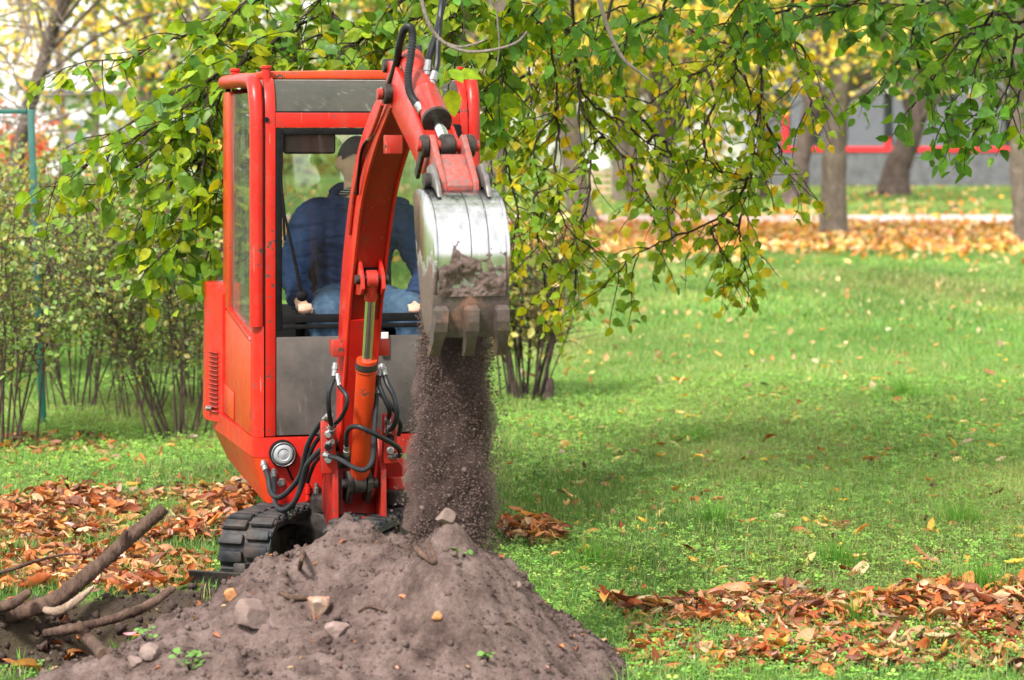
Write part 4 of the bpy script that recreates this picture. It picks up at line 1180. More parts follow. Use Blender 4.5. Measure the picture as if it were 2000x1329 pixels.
# ------------------------------------------------------------------ undercarriage
UA = R(-17)
UH = Vector((math.sin(UA), -math.cos(UA), 0)); UR = Vector((math.cos(UA), math.sin(UA), 0))
TL, TH, TW = 1.25, 0.315, 0.25
def track(nose):
    """nose: ground point below the front of the track"""
    r_ = TH / 2
    def TF(s, z, w_): return nose - UH * s + UR * w_ + UP * z
    def loop(rad, n=12):
        P = [(r_ - rad * math.sin(math.pi * k / n), r_ + rad * math.cos(math.pi * k / n)) for k in range(n + 1)]
        P += [(TL - r_ + rad * math.sin(math.pi * k / n), r_ - rad * math.cos(math.pi * k / n)) for k in range(n + 1)]
        return P
    o_, i_ = loop(r_ - 0.022), loop(r_ - 0.05)
    n = len(o_)
    vs = [TF(a, b, s * TW / 2) for s in (-1, 1) for a, b in o_] + [TF(a, b, s * TW / 2) for s in (-1, 1) for a, b in i_]
    fs = []
    for k in range(n):
        j = (k + 1) % n
        fs += [(k, j, n + j, n + k), (2 * n + k, 2 * n + j, 3 * n + j, 3 * n + k), (k, j, 2 * n + j, 2 * n + k), (n + k, n + j, 3 * n + j, 3 * n + k)]
    t = MB().add(vs, fs).build('track', M_TRACK, ex, smooth=40)
    # lugs: each a pair of staggered bars
    mbl = MB()
    for s in (-1, 1):
        mbl.box((TW / 2 - 0.012, 0.052, 0.030), Matrix.Translation((s * TW / 4, s * 0.012, 0)), 0.010, 2)
    for k in (-1, 1):
        mbl.box((0.02, 0.03, 0.028), Matrix.Translation((k * (TW / 2 - 0.004), 0.02 * k, -0.008)), 0.006, 1)
    V = np.array(mbl.v)
    me = bpy.data.meshes.new('lug'); me.from_pydata(mbl.v, [], mbl.f); me.materials.append(M_TRACK)
    me.polygons.foreach_set('use_smooth', [True] * len(me.polygons)); me.set_sharp_from_angle(angle=R(35))
    straight = TL - 2 * r_; rr = r_ - 0.012
    per = 2 * straight + 2 * math.pi * rr
    nl = 36
    for k in range(nl):
        d = per * k / nl
        if d < straight: s, z, ang = r_ + d, TH - 0.012, 0
        elif d < straight + math.pi * rr:
            a = (d - straight) / rr; s, z, ang = TL - r_ + rr * math.sin(a), r_ + rr * math.cos(a), a
        elif d < 2 * straight + math.pi * rr: s, z, ang = TL - r_ - (d - straight - math.pi * rr), 0.012, math.pi
        else:
            a = (d - 2 * straight - math.pi * rr) / rr; s, z, ang = r_ - rr * math.sin(a), r_ - rr * math.cos(a), math.pi + a
        o = bpy.data.objects.new('lug', me); COL.objects.link(o); o.parent = t
        ydir = -UH * math.cos(ang) - UP * math.sin(ang); zdir = -UH * math.sin(ang) + UP * math.cos(ang); xdir = ydir.cross(zdir)
        M = Matrix((xdir, ydir, zdir)).transposed().to_4x4(); M.translation = TF(s, z, 0) - LOC[t.name]
        o.matrix_basis = M
    for s, rad in ((r_, 0.10), (TL - r_, 0.105), (0.42, 0.055), (0.72, 0.055), (1.02, 0.055)):
        zc = r_ if rad > 0.09 else 0.105
        MB().cyl(TF(s, zc, -0.085), TF(s, zc, 0.085), rad, 20).build('roller' if rad < 0.09 else 'idler', M_IRON, t)
    MB().prism([(0.25, 0.10), (0.25, 0.22), (TL - 0.25, 0.22), (TL - 0.25, 0.10)], -0.06, 0.06, TF, 0.01).build('track_frame', M_IRON, t)
    return t
nose = Vector((-1.235, 10.93, -0.01))
track(nose); track(nose + UR * 0.50)
ctr = nose - UH * 0.75 + UR * 0.28
MB().box((0.62, 0.5, 0.16), Matrix.Translation(ctr + UP * 0.20) @ Matrix.Rotation(UA, 4, 'Z'), 0.02).build('undercarriage', M_IRON, ex)
MB().cyl(ctr + UP * 0.26, ctr + UP * 0.36, 0.27, 28).build('slew_ring', M_IRON, ex)
# dozer blade, its edge sunk in the soil
bl0 = nose + UH * 0.20 - UR * 0.16
def DF(a, z, w_): return bl0 + UH * a + UR * w_ + UP * z
prof = [(0.03, -0.10), (0.0, -0.02), (-0.005, 0.04), (0.005, 0.095), (0.025, 0.118), (0.045, 0.115), (0.035, 0.09), (0.025, 0.04), (0.03, -0.02), (0.055, -0.10)]
bld = MB().prism(prof, 0.0, 0.90, DF, 0.003).build('dozer_blade', M_IRON, ex)
for w_ in (0.24, 0.62):
    MB().box((0.06, 0.5, 0.05), Matrix.Translation(bl0 - UH * 0.22 + UR * w_ + UP * 0.09) @ Matrix.Rotation(UA, 4, 'Z') @ Matrix.Rotation(R(-10), 4, 'X'), 0.008).build('blade_arm', M_IRON, bld)
# crumbs and bits of leaf on the track tops

# ------------------------------------------------------------------ the operator
def fuse(name, mb, mat, parent, voxel, smooth_it=4, post=None):
    """one closed surface grown from overlapping limbs"""
    me = bpy.data.meshes.new('raw'); me.from_pydata(mb.v, [], mb.f)
    bm = bmesh.new(); bm.from_mesh(me); bmesh.ops.recalc_face_normals(bm, faces=bm.faces[:]); bm.to_mesh(me); bm.free()
    ob = bpy.data.objects.new('raw', me); COL.objects.link(ob)
    md = ob.modifiers.new('r', 'REMESH'); md.mode = 'VOXEL'; md.voxel_size = voxel
    ms = ob.modifiers.new('s', 'SMOOTH'); ms.iterations = smooth_it; ms.factor = 0.5
    dg = bpy.context.evaluated_depsgraph_get()
    out = bpy.data.meshes.new_from_object(ob.evaluated_get(dg))
    bpy.data.objects.remove(ob)
    V = np.empty(len(out.vertices) * 3, dtype=np.float32); out.vertices.foreach_get('co', V); V = V.reshape(-1, 3)
    if post is not None:
        N = np.empty(len(out.vertices) * 3, dtype=np.float32); out.vertices.foreach_get('normal', N)
        V = post(V, N.reshape(-1, 3)).astype(np.float32)
    c = (V.min(0) + V.max(0)) / 2
    out.vertices.foreach_set('co', (V - c).ravel())
    out.name = name
    out.materials.clear(); out.materials.append(mat)
    out.polygons.foreach_set('use_smooth', [True] * len(out.polygons))
    return fin(bpy.data.objects.new(name, out), parent, Vector([float(q_) for q_ in c]))

def skin_material():
    m = Mat('skin'); n = m.noise(30, 4)
    return m.pbr(m.ramp(n, (0.3, (0.80, 0.47, 0.35)), (0.7, (0.86, 0.54, 0.41))), 0.5, 0, m.bump(n, 0.1, 0.003), 0.35)
M_SKIN = skin_material()
def cloth(name, a, b, sc=14, bump=0.5):
    m = Mat(name); n = m.noise(sc, 5, 0.6); f = m.noise(300, 2)
    return m.pbr(m.ramp(n, (0.3, a), (0.7, b)), 0.75, 0, m.bump(m.math('ADD', n, m.math('MULTIPLY', f, 0.15)), bump, 0.01), 0.25)
M_JACKET = cloth('navy_quilted_cloth', (0.009, 0.024, 0.080), (0.020, 0.047, 0.135))
M_JEANS = cloth('blue_denim', (0.035, 0.075, 0.14), (0.075, 0.14, 0.23), 20)
M_HAIR = cloth('short_brown_hair', (0.035, 0.022, 0.016), (0.07, 0.045, 0.032), 120, 1.0)

hp = cabpt(694, 316, 0.56)
per = thing('person', 'man in navy padded jacket and jeans driving inside the excavator cab', 'person', CL(-0.01, 0.62, 1.10))
HY = R(-12)
sh = {-1: (-0.205 + hp.x * 0.5, 0.60, 1.645), 1: (0.215 + hp.x * 0.5, 0.62, 1.645)}
hands = {-1: (a_.x if False else cabpt(588, 578, 0.20).x, 0.20, 1.235), 1: (cabpt(806, 585, 0.2).x, 0.20, 1.225)}
elb = {-1: (-0.335, 0.44, 1.37), 1: (0.345, 0.46, 1.37)}
pel = (-0.01, 0.66, 1.20); chest = (0.0, 0.64, 1.50); neck0 = (hp.x * 0.8, 0.60, 1.70)
body = MB()
T3 = lambda P: [CL(*p) for p in P]
body.tube(catmull(T3([pel, (-0.005, 0.68, 1.34), chest, (hp.x * 0.5, 0.62, 1.64), neck0]), 4), [0.12] * 4 + [0.125] * 4 + [0.13] * 4 + [0.11, 0.09, 0.075, 0.062] + [0.056], 16)
body.tube(T3([neck0, (hp.x, 0.575, hp.z - 0.08), (hp.x, 0.565, hp.z - 0.02)]), [0.058, 0.055, 0.06], 16)
kn = {-1: (-0.20, 0.20, 1.175), 1: (0.22, 0.20, 1.175)}; an = {-1: (-0.19, 0.16, 0.74), 1: (0.21, 0.16, 0.74)}
for s in (-1, 1):
    body.tube(catmull(T3([(s * 0.06, 0.62, 1.61), sh[s], elb[s], hands[s]]), 5), [0.06] * 5 + [0.052] * 5 + [0.042, 0.038, 0.034, 0.030, 0.028] + [0.026], 12)
    body.tube(catmull(T3([(s * 0.10, 0.62, 1.19), kn[s], an[s]]), 6), list(np.linspace(0.085, 0.06, 7)) + list(np.linspace(0.056, 0.042, 6)), 12)
    h = Vector(hands[s])
    body.tube(T3([h + Vector((0, 0.01, 0.01)), h + Vector((0, -0.045, 0.0)), h + Vector((0, -0.075, -0.004))]), [0.026, 0.034, 0.026], 12)
    for k in range(4):     # fingers closed over the lever
        b_ = h + Vector((-s * 0.006 + (k - 1.5) * 0.018, -0.075, 0.006))
        L_ = (0.9, 1.0, 0.95, 0.75)[k]
        body.tube(T3([b_, b_ + Vector((0, -0.030, 0.002)) * L_, b_ + Vector((0, -0.044, -0.022)) * L_, b_ + Vector((0, -0.024, -0.042)) * L_]), [0.0105, 0.0098, 0.009, 0.008], 8)
    t_ = h + Vector((-s * -0.03 if False else -s * 0.030, -0.03, -0.004))
    body.tube(T3([t_, t_ + Vector((-s * 0.018, -0.028, -0.014)), t_ + Vector((-s * 0.008, -0.055, -0.03))]), [0.012, 0.0105, 0.009], 8)
# head
HROT = Matrix.Rotation(YAW, 4, 'Z') @ Matrix.Rotation(R(27), 4, 'Z') @ Matrix.Rotation(R(16), 4, 'X')
HC = CL(hp.x, 0.55, hp.z)
def headpt(x, y, z, grow=0.0):
    X, Y, Z = 0.080 * x, 0.102 * y, 0.126 * z
    if z < -0.15:
        k = (-z - 0.15) / 0.85
        X *= 1 - 0.30 * k; Y = Y * (1 - 0.22 * k) - 0.010 * k
    g = lambda q, c_, s_: math.exp(-((q - c_) / s_) ** 2)
    if y < 0:
        Y -= 0.030 * g(x, 0, 0.14) * g(z, -0.16, 0.17) + 0.010 * g(x, 0, 0.10) * g(z, 0.05, 0.2)
        Y += 0.014 * (g(x, 0.36, 0.18) + g(x, -0.36, 0.18)) * g(z, 0.06, 0.11)
        Y -= 0.006 * g(z, 0.24, 0.1) * g(abs(x), 0.3, 0.3)
        Y -= 0.008 * g(x, 0, 0.26) * (g(z, -0.50, 0.05) + g(z, -0.60, 0.05))
        Y -= 0.012 * g(x, 0, 0.3) * g(z, -0.84, 0.14)
    v = Vector((X, Y, Z))
    return v + v.normalized() * grow
def sphere_grid(nu, nv):
    for j in range(nv + 1):
        for i in range(nu):
            th_, ph = math.pi * j / nv, 2 * math.pi * i / nu
            yield math.sin(th_) * math.sin(ph), -math.sin(th_) * math.cos(ph), math.cos(th_)
nu, nv = 48, 32
vs = [HC + (HROT @ headpt(*p)) for p in sphere_grid(nu, nv)]
fs = [(j * nu + i, j * nu + (i + 1) % nu, (j + 1) * nu + (i + 1) % nu, (j + 1) * nu + i) for j in range(nv) for i in range(nu)]
body.add(vs, fs)
for s in (-1, 1):          # ears
    ev = []
    for p in sphere_grid(14, 10):
        q_ = Vector((p[0] * 0.013 + s * 0.086 + s * 0.010 * p[1], p[1] * 0.026 + 0.016, p[2] * 0.038 - 0.010))
        ev.append(HC + (HROT @ q_))
    body.add(ev, [(j * 14 + i, j * 14 + (i + 1) % 14, (j + 1) * 14 + (i + 1) % 14, (j + 1) * 14 + i) for j in range(10) for i in range(14)])
bodyo = fuse('body', body, M_SKIN, per, 0.0085, 1)
hv = []; keep = []; nu, nv = 120, 84
fs = [(j * nu + i, j * nu + (i + 1) % nu, (j + 1) * nu + (i + 1) % nu, (j + 1) * nu + i) for j in range(nv) for i in range(nu)]
for p in sphere_grid(nu, nv):
    hv.append(HC + (HROT @ headpt(*p, 0.007)))
    x, y, z = p
    line = 0.42 if y < -0.55 else (0.42 - (y + 0.55) * 0.75 if y < 0.3 else -0.22 - (y - 0.3) * 0.5)
    keep.append(z > line)
hf = [f for f in fs if all(keep[i] for i in f)]
me_b = MB(); me_b.add(hv, hf); me_b.build('hair', M_HAIR, per)
for s in (-1, 1):
    e0 = HC + (HROT @ Vector((s * 0.029, -0.088, 0.006)))
    ev = MB(); ev.add([e0 + Vector(p) * 0.0115 for p in sphere_grid(12, 8)], [(j * 12 + i, j * 12 + (i + 1) % 12, (j + 1) * 12 + (i + 1) % 12, (j + 1) * 12 + i) for j in range(8) for i in range(12)])
    eo = ev.build('eye', simple('eye_white', (0.6, 0.58, 0.56), 0.2), per)
    p0 = e0 + (HROT @ Vector((0, -0.0085, -0.002))); p1 = e0 + (HROT @ Vector((0, -0.0125, -0.003)))
    MB().cyl(p0, p1, 0.005, 12).build('iris', M_BLACK, eo)
# jacket: quilted rolls round trunk and sleeves
jk = MB()
tr_pts = catmull(T3([(-0.01, 0.66, 1.16), (-0.005, 0.68, 1.34), chest, (hp.x * 0.5, 0.615, 1.62), (hp.x * 0.8, 0.60, 1.70)]), 10)
rad = []
for i in range(len(tr_pts)):
    t = i / (len(tr_pts) - 1)
    base_r = 0.172 + 0.022 * math.sin(t * 3.0) if t < 0.72 else 0.178 - (t - 0.72) * 0.33
    rad.append(base_r + 0.009 * abs(math.sin(t * math.pi * 9)))
jk.tube(tr_pts, rad, 20)
for s in (-1, 1):
    pts = catmull(T3([(s * 0.04, 0.615, 1.60), sh[s], (elb[s][0], elb[s][1] + 0.04, elb[s][2] + 0.02), elb[s], tuple(Vector(elb[s]).lerp(Vector(hands[s]), 0.85))]), 9)
    n_ = len(pts)
    jk.tube(pts, [0.105 - 0.045 * (i / n_) + 0.007 * abs(math.sin(i / n_ * math.pi * 11)) for i in range(n_)], 16)
ring = [CL(hp.x * 0.8 + 0.095 * math.cos(a), 0.60 + 0.085 * math.sin(a), 1.735 + 0.025 * math.sin(a)) for a in np.linspace(0, 2 * math.pi, 25)]
jk.tube(ring, 0.042, 12, cap=False)
jk.add(*(lambda P: (P, [(j * 16 + i, j * 16 + (i + 1) % 16, (j + 1) * 16 + (i + 1) % 16, (j + 1) * 16 + i) for j in range(10) for i in range(16)]))([CL(hp.x * 0.8 + p[0] * 0.13, 0.735 + p[1] * 0.075, 1.735 + p[2] * 0.10) for p in sphere_grid(16, 10)]))
def rumple(V, N):
    f = fbm(V[:, 0] * 9 + V[:, 2] * 4, V[:, 2] * 13 + V[:, 1] * 5, 3.0, 3) * 0.03
    f = f - 0.010 * np.exp(-(np.sin(np.pi * (V[:, 2] + 0.12 * np.abs(V[:, 0] + 0.66) + 0.02 * fbm(V[:, 0] * 12, V[:, 2] * 12, 8.0)) / 0.075) / 0.22) ** 2)
    return V + N * f[:, None]
fuse('jacket', jk, M_JACKET, per, 0.009, 1, rumple)
m = Mat('striped_knit'); g = m.math('SINE', m.math('MULTIPLY', m.sep(2), 520.0))
st = m.ramp(g, (0.35, (0.02, 0.022, 0.03)), (0.65, (0.5, 0.5, 0.5)))
MB().tube([CL(hp.x * 0.85 + 0.062 * math.cos(a), 0.585 + 0.058 * math.sin(a), 1.765 - 0.02 * math.sin(a)) for a in np.linspace(0, 2 * math.pi, 25)], 0.018, 10, cap=False).build('striped_collar', m.pbr(st, 0.8), per)
jn = MB()
for s in (-1, 1):
    jn.tube(catmull(T3([(s * 0.07, 0.66, 1.17), (s * 0.15, 0.42, 1.195), kn[s], (kn[s][0], kn[s][1] - 0.02, 1.10), (an[s][0], an[s][1], 0.72)]), 6), [0.125] * 6 + [0.108] * 6 + [0.098] * 6 + [0.085] * 6 + [0.075], 16)
fuse('jeans', jn, M_JEANS, per, 0.010, 3, lambda V, N: V + N * (fbm(V[:, 0] * 16, V[:, 2] * 16 + V[:, 1] * 9, 5.0, 3) * 0.022)[:, None])
for s in (-1, 1):
    MB().prism([(0.02, 0.662), (0.02, 0.70), (0.10, 0.74), (0.17, 0.78), (0.24, 0.77), (0.25, 0.662)], an[s][0] - 0.045, an[s][0] + 0.045, lambda a, b, w_: CL(w_, a, b), 0.02).build('shoe', M_BLACK, per)
# second lever under the right hand
MB().tube([CL(hands[1][0], 0.24, 0.70), CL(hands[1][0], 0.14, 1.22)], [0.012, 0.016], 8).build('control_lever', M_BLACK, ex)

# ------------------------------------------------------------------ falling soil
octa = (np.array([(1, 1, 1), (-1, -1, 1), (-1, 1, -1), (1, -1, -1)], float) * 0.85, np.array([(0, 1, 3), (0, 2, 1), (0, 3, 2), (1, 2, 3)]))
n = 95000
fz = np.clip(np.where(rng.random(n) < 0.55, rng.random(n), rng.random(60)[rng.integers(0, 60, n)] + rng.normal(0, 0.035, n)), 0, 1)                                   # 0 at the lip, 1 at the heap
stream = rng.uniform(-0.09, 0.135, 18); sw = rng.uniform(0.010, 0.042, 18)
k = rng.choice(18, n, p=(lambda q_: q_ / q_.sum())(rng.uniform(0.3, 1.6, 18)))
ww = stream[k] + rng.normal(0, 1, n) * sw[k] * (0.6 + 0.9 * fz)
left = rng.random(n) < 0.10
ww[left] = -0.10 - np.abs(rng.normal(0, 0.055, left.sum())) * fz[left]
uu = 2.14 + rng.normal(0, 0.05, n) + rng.normal(0, 0.03, n) * fz
pos = np.array(B0)[None] + np.array(BH)[None] * uu[:, None] + np.array(BR)[None] * ww[:, None]
ztop = 1.52 - rng.random(n) * 0.05
zb = mound_top(pos[:, 0], pos[:, 1])
pos[:, 2] = ztop + (zb - ztop) * fz
sz = 0.0012 + 0.0028 * rng.random(n) ** 4
lumps = rng.random(n) < 0.0008
parts = [scatter(*octa, rand_rot((~lumps).sum()) * (sz[~lumps][:, None, None] * rng.uniform(0.6, 1.5, ((~lumps).sum(), 1, 3))), pos[~lumps], np.ones(((~lumps).sum(), 3)))]
v, f = ico(1, 77, 0.35)
parts.append(scatter(v, f, rand_rot(lumps.sum()) * rng.uniform(0.005, 0.013, lumps.sum())[:, None, None], pos[lumps], np.ones((lumps.sum(), 3))))
V, T, C = join(parts)
m = Mat('loose_falling_soil')
M_FALL = m.pbr(m.ramp(m.noise(14, 3, stretch=(1, 1, 0.15)), (0.3, (0.085, 0.058, 0.052)), (0.7, (0.15, 0.105, 0.095))), 0.95, 0, None, 0.1)
tag(npmesh('falling_soil', V, T, M_FALL, smooth=False, loc=tuple(BF(2.3, 0.9))), 'brown soil pouring out of the bucket onto the heap', 'falling soil', kind='stuff')

# fine dust hanging round the stream
m = Mat('soil_dust')
pv_ = nn(m.t, 'ShaderNodeVolumePrincipled'); pv_.inputs['Color'].default_value = (0.32, 0.225, 0.20, 1); pv_.inputs['Density'].default_value = 24.0
m.t.links.new(pv_.outputs[0], m.out.inputs['Volume'])
vs = []; fs = []; nr, na = 14, 20
for i in range(nr):
    t = i / (nr - 1); z = 1.36 + (0.52 - 1.36) * t
    for k in range(na):
        a = 2 * math.pi * k / na; q_ = 1 + 0.18 * math.sin(3 * a + i * 1.3) + 0.1 * math.sin(5 * a - i * 2.1)
        e = (0.35 if i in (0, nr - 1) else 1.0) * q_
        vs.append(BF(2.14 + math.sin(a) * 0.09 * e, z, 0.022 - 0.045 * t + math.cos(a) * (0.125 + 0.055 * t) * e))
for i in range(nr - 1):
    for k in range(na): fs.append((i * na + k, i * na + (k + 1) % na, (i + 1) * na + (k + 1) % na, (i + 1) * na + k))
fs += [tuple(range(na))[::-1], tuple((nr - 1) * na + k for k in range(na))]
tag(MB().add(vs, fs).build('soil_dust', m.m), 'thin brown dust hanging round the falling soil', 'dust', kind='stuff')

# ------------------------------------------------------------------ stones, wood and weeds in front
def hit(px, py, lift=0.0):
    """where the sight line of a pixel meets the heap or the ground"""
    d = np.arange(8.0, 13.0, 0.01)
    x = (px - PX0) * d / FPX; z = EYE - (py - PY0) * d / FPX
    t = mound_top(x, d)
    i = np.argmax(z < t) if (z < t).any() else len(d) - 1
    return Vector((x[i], d[i], float(t[i]) + lift))

def rock_mat(name, a, b, dust):
    m = Mat(name); n = m.noise(9, 5, 0.6); f = m.noise(45, 4)
    c = m.ramp(n, (0.35, a), (0.65, b))
    c = m.mix(m.ramp(f, (0.45, 0.0), (0.6, dust)), c, (0.16, 0.11, 0.10))
    return m.pbr(c, 0.9, 0, m.bump(f, 0.4, 0.01), 0.2)
def rock(px, py, sx, sy, sz_, seed, mat, label, sink=0.35, rz=0.0, name='stone'):
    r_ = np.random.default_rng(seed)
    bm = bmesh.new(); bmesh.ops.create_icosphere(bm, subdivisions=4, radius=1)
    planes = [(unit(r_.normal(size=3)), r_.uniform(0.42, 0.8)) for _ in range(12)]
    P = np.array([v.co[:] for v in bm.verts])
    for nrm, dd in planes:
        ex_ = np.maximum(P @ nrm - dd, 0)
        P = P - np.outer(ex_ * 0.98, nrm)
    P = P * (1 + 0.16 * fbm(P[:, 0] * 4 + seed, P[:, 1] * 4 + P[:, 2] * 3, seed, 4)[:, None])
    P = P * np.array([sx, sy, sz_])
    for v, q_ in zip(bm.verts, P): v.co = q_
    p = hit(px, py)
    mb = MB(); mb._bm(bm, Matrix.Translation(p + UP * sz_ * (0.5 - sink)) @ Matrix.Rotation(rz, 4, 'Z'))
    tag(mb.build(name, mat, None, 24), label, 'stone')
M_ST1 = rock_mat('earth_covered_stone', (0.14, 0.10, 0.09), (0.20, 0.15, 0.135), 0.7)
M_ST2 = rock_mat('orange_sandstone', (0.34, 0.15, 0.08), (0.32, 0.25, 0.21), 0.7)
M_ST3 = rock_mat('pinkish_stone', (0.20, 0.14, 0.13), (0.29, 0.22, 0.20), 0.75)
M_ST4 = rock_mat('orange_stone', (0.40, 0.15, 0.05), (0.42, 0.21, 0.09), 0.5)
rock(495, 1212, 0.075, 0.08, 0.085, 3, M_ST1, 'big rounded stone caked in brown earth on the heap', 0.3)
rock(622, 1205, 0.052, 0.05, 0.075, 8, M_ST2, 'upright orange and grey stone on the heap', 0.15, 0.5)
rock(660, 1240, 0.058, 0.05, 0.04, 12, M_ST3, 'flat pinkish grey stone below the upright orange one', 0.2, 0.2)
rock(455, 1172, 0.040, 0.035, 0.035, 17, M_ST4, 'small orange stone beside the big earthy stone', 0.2)
rock(870, 1022, 0.045, 0.04, 0.04, 21, M_ST1, 'small clod topping the peak under the falling soil', 0.2)
rock(298, 1280, 0.05, 0.05, 0.04, 25, M_ST1, 'round dark clod at the near edge of the trench', 0.3)
rock(265, 1300, 0.045, 0.05, 0.035, 29, M_ST1, 'flat clod at foot of the heap by the small weed', 0.3)
rock(855, 1210, 0.03, 0.02, 0.018, 33, M_ST4, 'little orange stone chip low on the front of the heap', 0.3, 0.4)
rock(1008, 1150, 0.022, 0.02, 0.018, 37, M_ST1, 'dark little clod on the right slope of the heap', 0.2)

def bark(name, a, b, sc=30):
    m = Mat(name); n = m.noise(sc, 5, 0.65, stretch=(1, 1, 0.35)); d = m.noise(6, 4)
    c = m.ramp(n, (0.3, a), (0.7, b))
    c = m.mix(m.ramp(d, (0.5, 0.0), (0.75, 0.5)), c, tuple(x * 1.5 for x in b))
    return m.pbr(c, 0.9, 0, m.bump(n, 1.0, 0.02), 0.15)
M_BARK = bark('root_bark', (0.034, 0.021, 0.016), (0.115, 0.072, 0.055))
M_DRYWOOD = bark('pale_torn_wood', (0.14, 0.09, 0.065), (0.27, 0.20, 0.15))
def stick(name, pts, rads, label, cat='branch', mat=None, side=()):
    P = catmull(pts, 16); n_ = len(P)
    rr = np.interp(np.linspace(0, 1, n_), np.linspace(0, 1, len(rads)), rads)
    P = [p + Vector((random.gauss(0, 1), random.gauss(0, 1), random.gauss(0, 1))) * r_ * 0.05 for p, r_ in zip(P, rr)]
    mb = MB().tube(P, [r_ * random.uniform(0.95, 1.05) for r_ in rr], 14)
    Vn = np.array(mb.v); ax = np.repeat(np.array([tuple(p) for p in P]), 14, 0); lng = np.repeat(np.arange(n_), 14); ang = np.tile(np.arange(14), n_)
    rad_ = Vn - ax
    Vn = ax + rad_ * (1 + 0.30 * fbm(ang * 0.9 + 3, lng * 0.10, len(label) * 1.0, 3) + 0.16 * fbm(ang * 2.3, lng * 0.45, 5.0, 2))[:, None]
    mb.v = [tuple(q_) for q_ in Vn]
    o = mb.build(name, mat or M_BARK, None, 60)
    tag(o, label, cat)
    for sp, sr in side:
        MB().tube(catmull(sp, 5), list(np.linspace(sr, sr * 0.5, len(sp) * 5 - 4)), 8).build('offshoot', mat or M_BARK, o, 60)
    return o
lg0, lg1 = hit(15, 1225, 0.03), W(322, 992, 10.55)
log = stick('log', [lg0, W(95, 1178, 10.28), W(165, 1128, 10.34), W(222, 1080, 10.42), W(250, 1052, 10.46), W(290, 1020, 10.5), lg1], [0.034, 0.036, 0.035, 0.031, 0.033, 0.028, 0.026],
            'thick bare log sticking up out of the trench over the leaves', 'log', None, [([W(243, 1062, 10.42), W(243, 1045, 10.40), W(247, 1036, 10.40)], 0.02)])
stick('torn_root', [hit(60, 1212, 0.05), W(110, 1195, 10.2), W(160, 1165, 10.22), W(185, 1143, 10.24)], [0.012, 0.02, 0.016, 0.004], 'pale torn strip of wood under the thick log', 'root', M_DRYWOOD)
stick('branch', [hit(88, 1252, 0.02), W(130, 1230, 9.95), W(200, 1215, 10.05), W(270, 1192, 10.1), W(310, 1170, 10.16), W(338, 1148, 10.2)], [0.017, 0.022, 0.018, 0.022, 0.018, 0.016], 'long crooked branch lying across the trench below the log')
stick('branch', [hit(205, 1285, 0.0), W(180, 1255, 9.62), W(152, 1220, 9.7)], [0.026, 0.024, 0.018], 'short stub of branch slanting into the trench')
stick('branch', [hit(-12, 1205, 0.04), W(20, 1182, 10.1), W(55, 1158, 10.2)], [0.026, 0.023, 0.018], 'short dark stick end at left edge beside the log')
stick('branch', [hit(-5, 1212, 0.03), hit(30, 1202, 0.03), hit(48, 1190, 0.05)], [0.014, 0.012, 0.006], 'thin pale split stick at left edge below the dark one', 'branch', M_DRYWOOD)
stick('twig', [hit(-8, 1138, 0.04), W(30, 1110, 10.75), W(75, 1095, 10.9), W(130, 1083, 11.05), W(175, 1085, 11.0)], [0.010, 0.009, 0.007, 0.005, 0.003], 'thin curved twig lying on the leaves left of the log', 'twig')
stick('root', [hit(545, 1165, 0.012), hit(570, 1178, 0.018), hit(600, 1182, 0.012), hit(620, 1185, 0.01)], [0.008, 0.011, 0.010, 0.006], 'short root end poking from heap above the orange stone', 'root')
stick('root', [hit(585, 1120, 0.008), hit(592, 1090, 0.012), hit(598, 1065, 0.015), hit(592, 1045, 0.02)], [0.008, 0.010, 0.009, 0.007], 'thin root on the left shoulder of the heap', 'root')
stick('root', [hit(700, 1205, 0.008), hit(725, 1198, 0.014), hit(755, 1202, 0.012)], [0.005, 0.006, 0.004], 'thin dark root on the face of the heap', 'root')
stick('root', [hit(800, 1060, 0.02), hit(820, 1090, 0.02), hit(850, 1110, 0.015), hit(835, 1075, 0.02)], [0.010, 0.012, 0.010, 0.006], 'flat brown root between the two peaks of the heap', 'root')
stick('root', [hit(1165, 1205, 0.02), hit(1185, 1192, 0.03), hit(1200, 1180, 0.03)], [0.006, 0.008, 0.004], 'twig at right foot of the heap by the leaves', 'root')

def weed(px, py, n_, r_, label):
    p = hit(px, py)
    a = rng.uniform(0, 2 * np.pi, n_); e = rng.uniform(0.1, 1.0, n_)
    P = np.array(p) + np.stack([np.cos(a) * r_ * e, np.sin(a) * r_ * e, 0.015 + rng.random(n_) * r_ * 1.1], -1)
    tip = np.stack([np.cos(a), np.sin(a), rng.normal(0.1, 0.3, n_)], -1); nor = rng.normal(0, 0.4, (n_, 3)) + np.array([0, -0.3, 1])
    tv = [(-0.4, 0.45, 0.06), (0.4, 0.45, 0.06), (0, 0, 0), (0, 1, -0.05), (-0.3, 0.85, 0.03), (0.3, 0.85, 0.03)]
    tt = [(2, 1, 0), (0, 1, 5), (0, 5, 4), (4, 5, 3)]
    o = npmesh('weed', *scatter(tv, tt, frames(tip, nor, rng.uniform(0.016, 0.032, n_)), P, palette(n_, [(0.12, 0.27, 0.06), (0.17, 0.30, 0.07)]))[:2], M_CLOVER, None, loc=tuple(p))
    me = o.data
    at = me.attributes.new('col', 'FLOAT_COLOR', 'POINT')
    at.data.foreach_set('color', np.tile(np.array([0.14, 0.28, 0.065, 1], dtype=np.float32), len(me.vertices)))
    mb = MB()
    for k in range(6):
        b_ = p + Vector((random.gauss(0, 0.3), random.gauss(0, 0.3), 0)) * r_
        mb.tube([p, b_ + UP * r_ * 0.8], 0.0015, 5)
    mb.build('stem', M_CLOVER, o)
    tag(o, label, 'weed')
weed(370, 1312, 34, 0.055, 'small green weed at the foot of the heap')
weed(284, 1255, 16, 0.035, 'tiny green sprig on the edge of the trench')
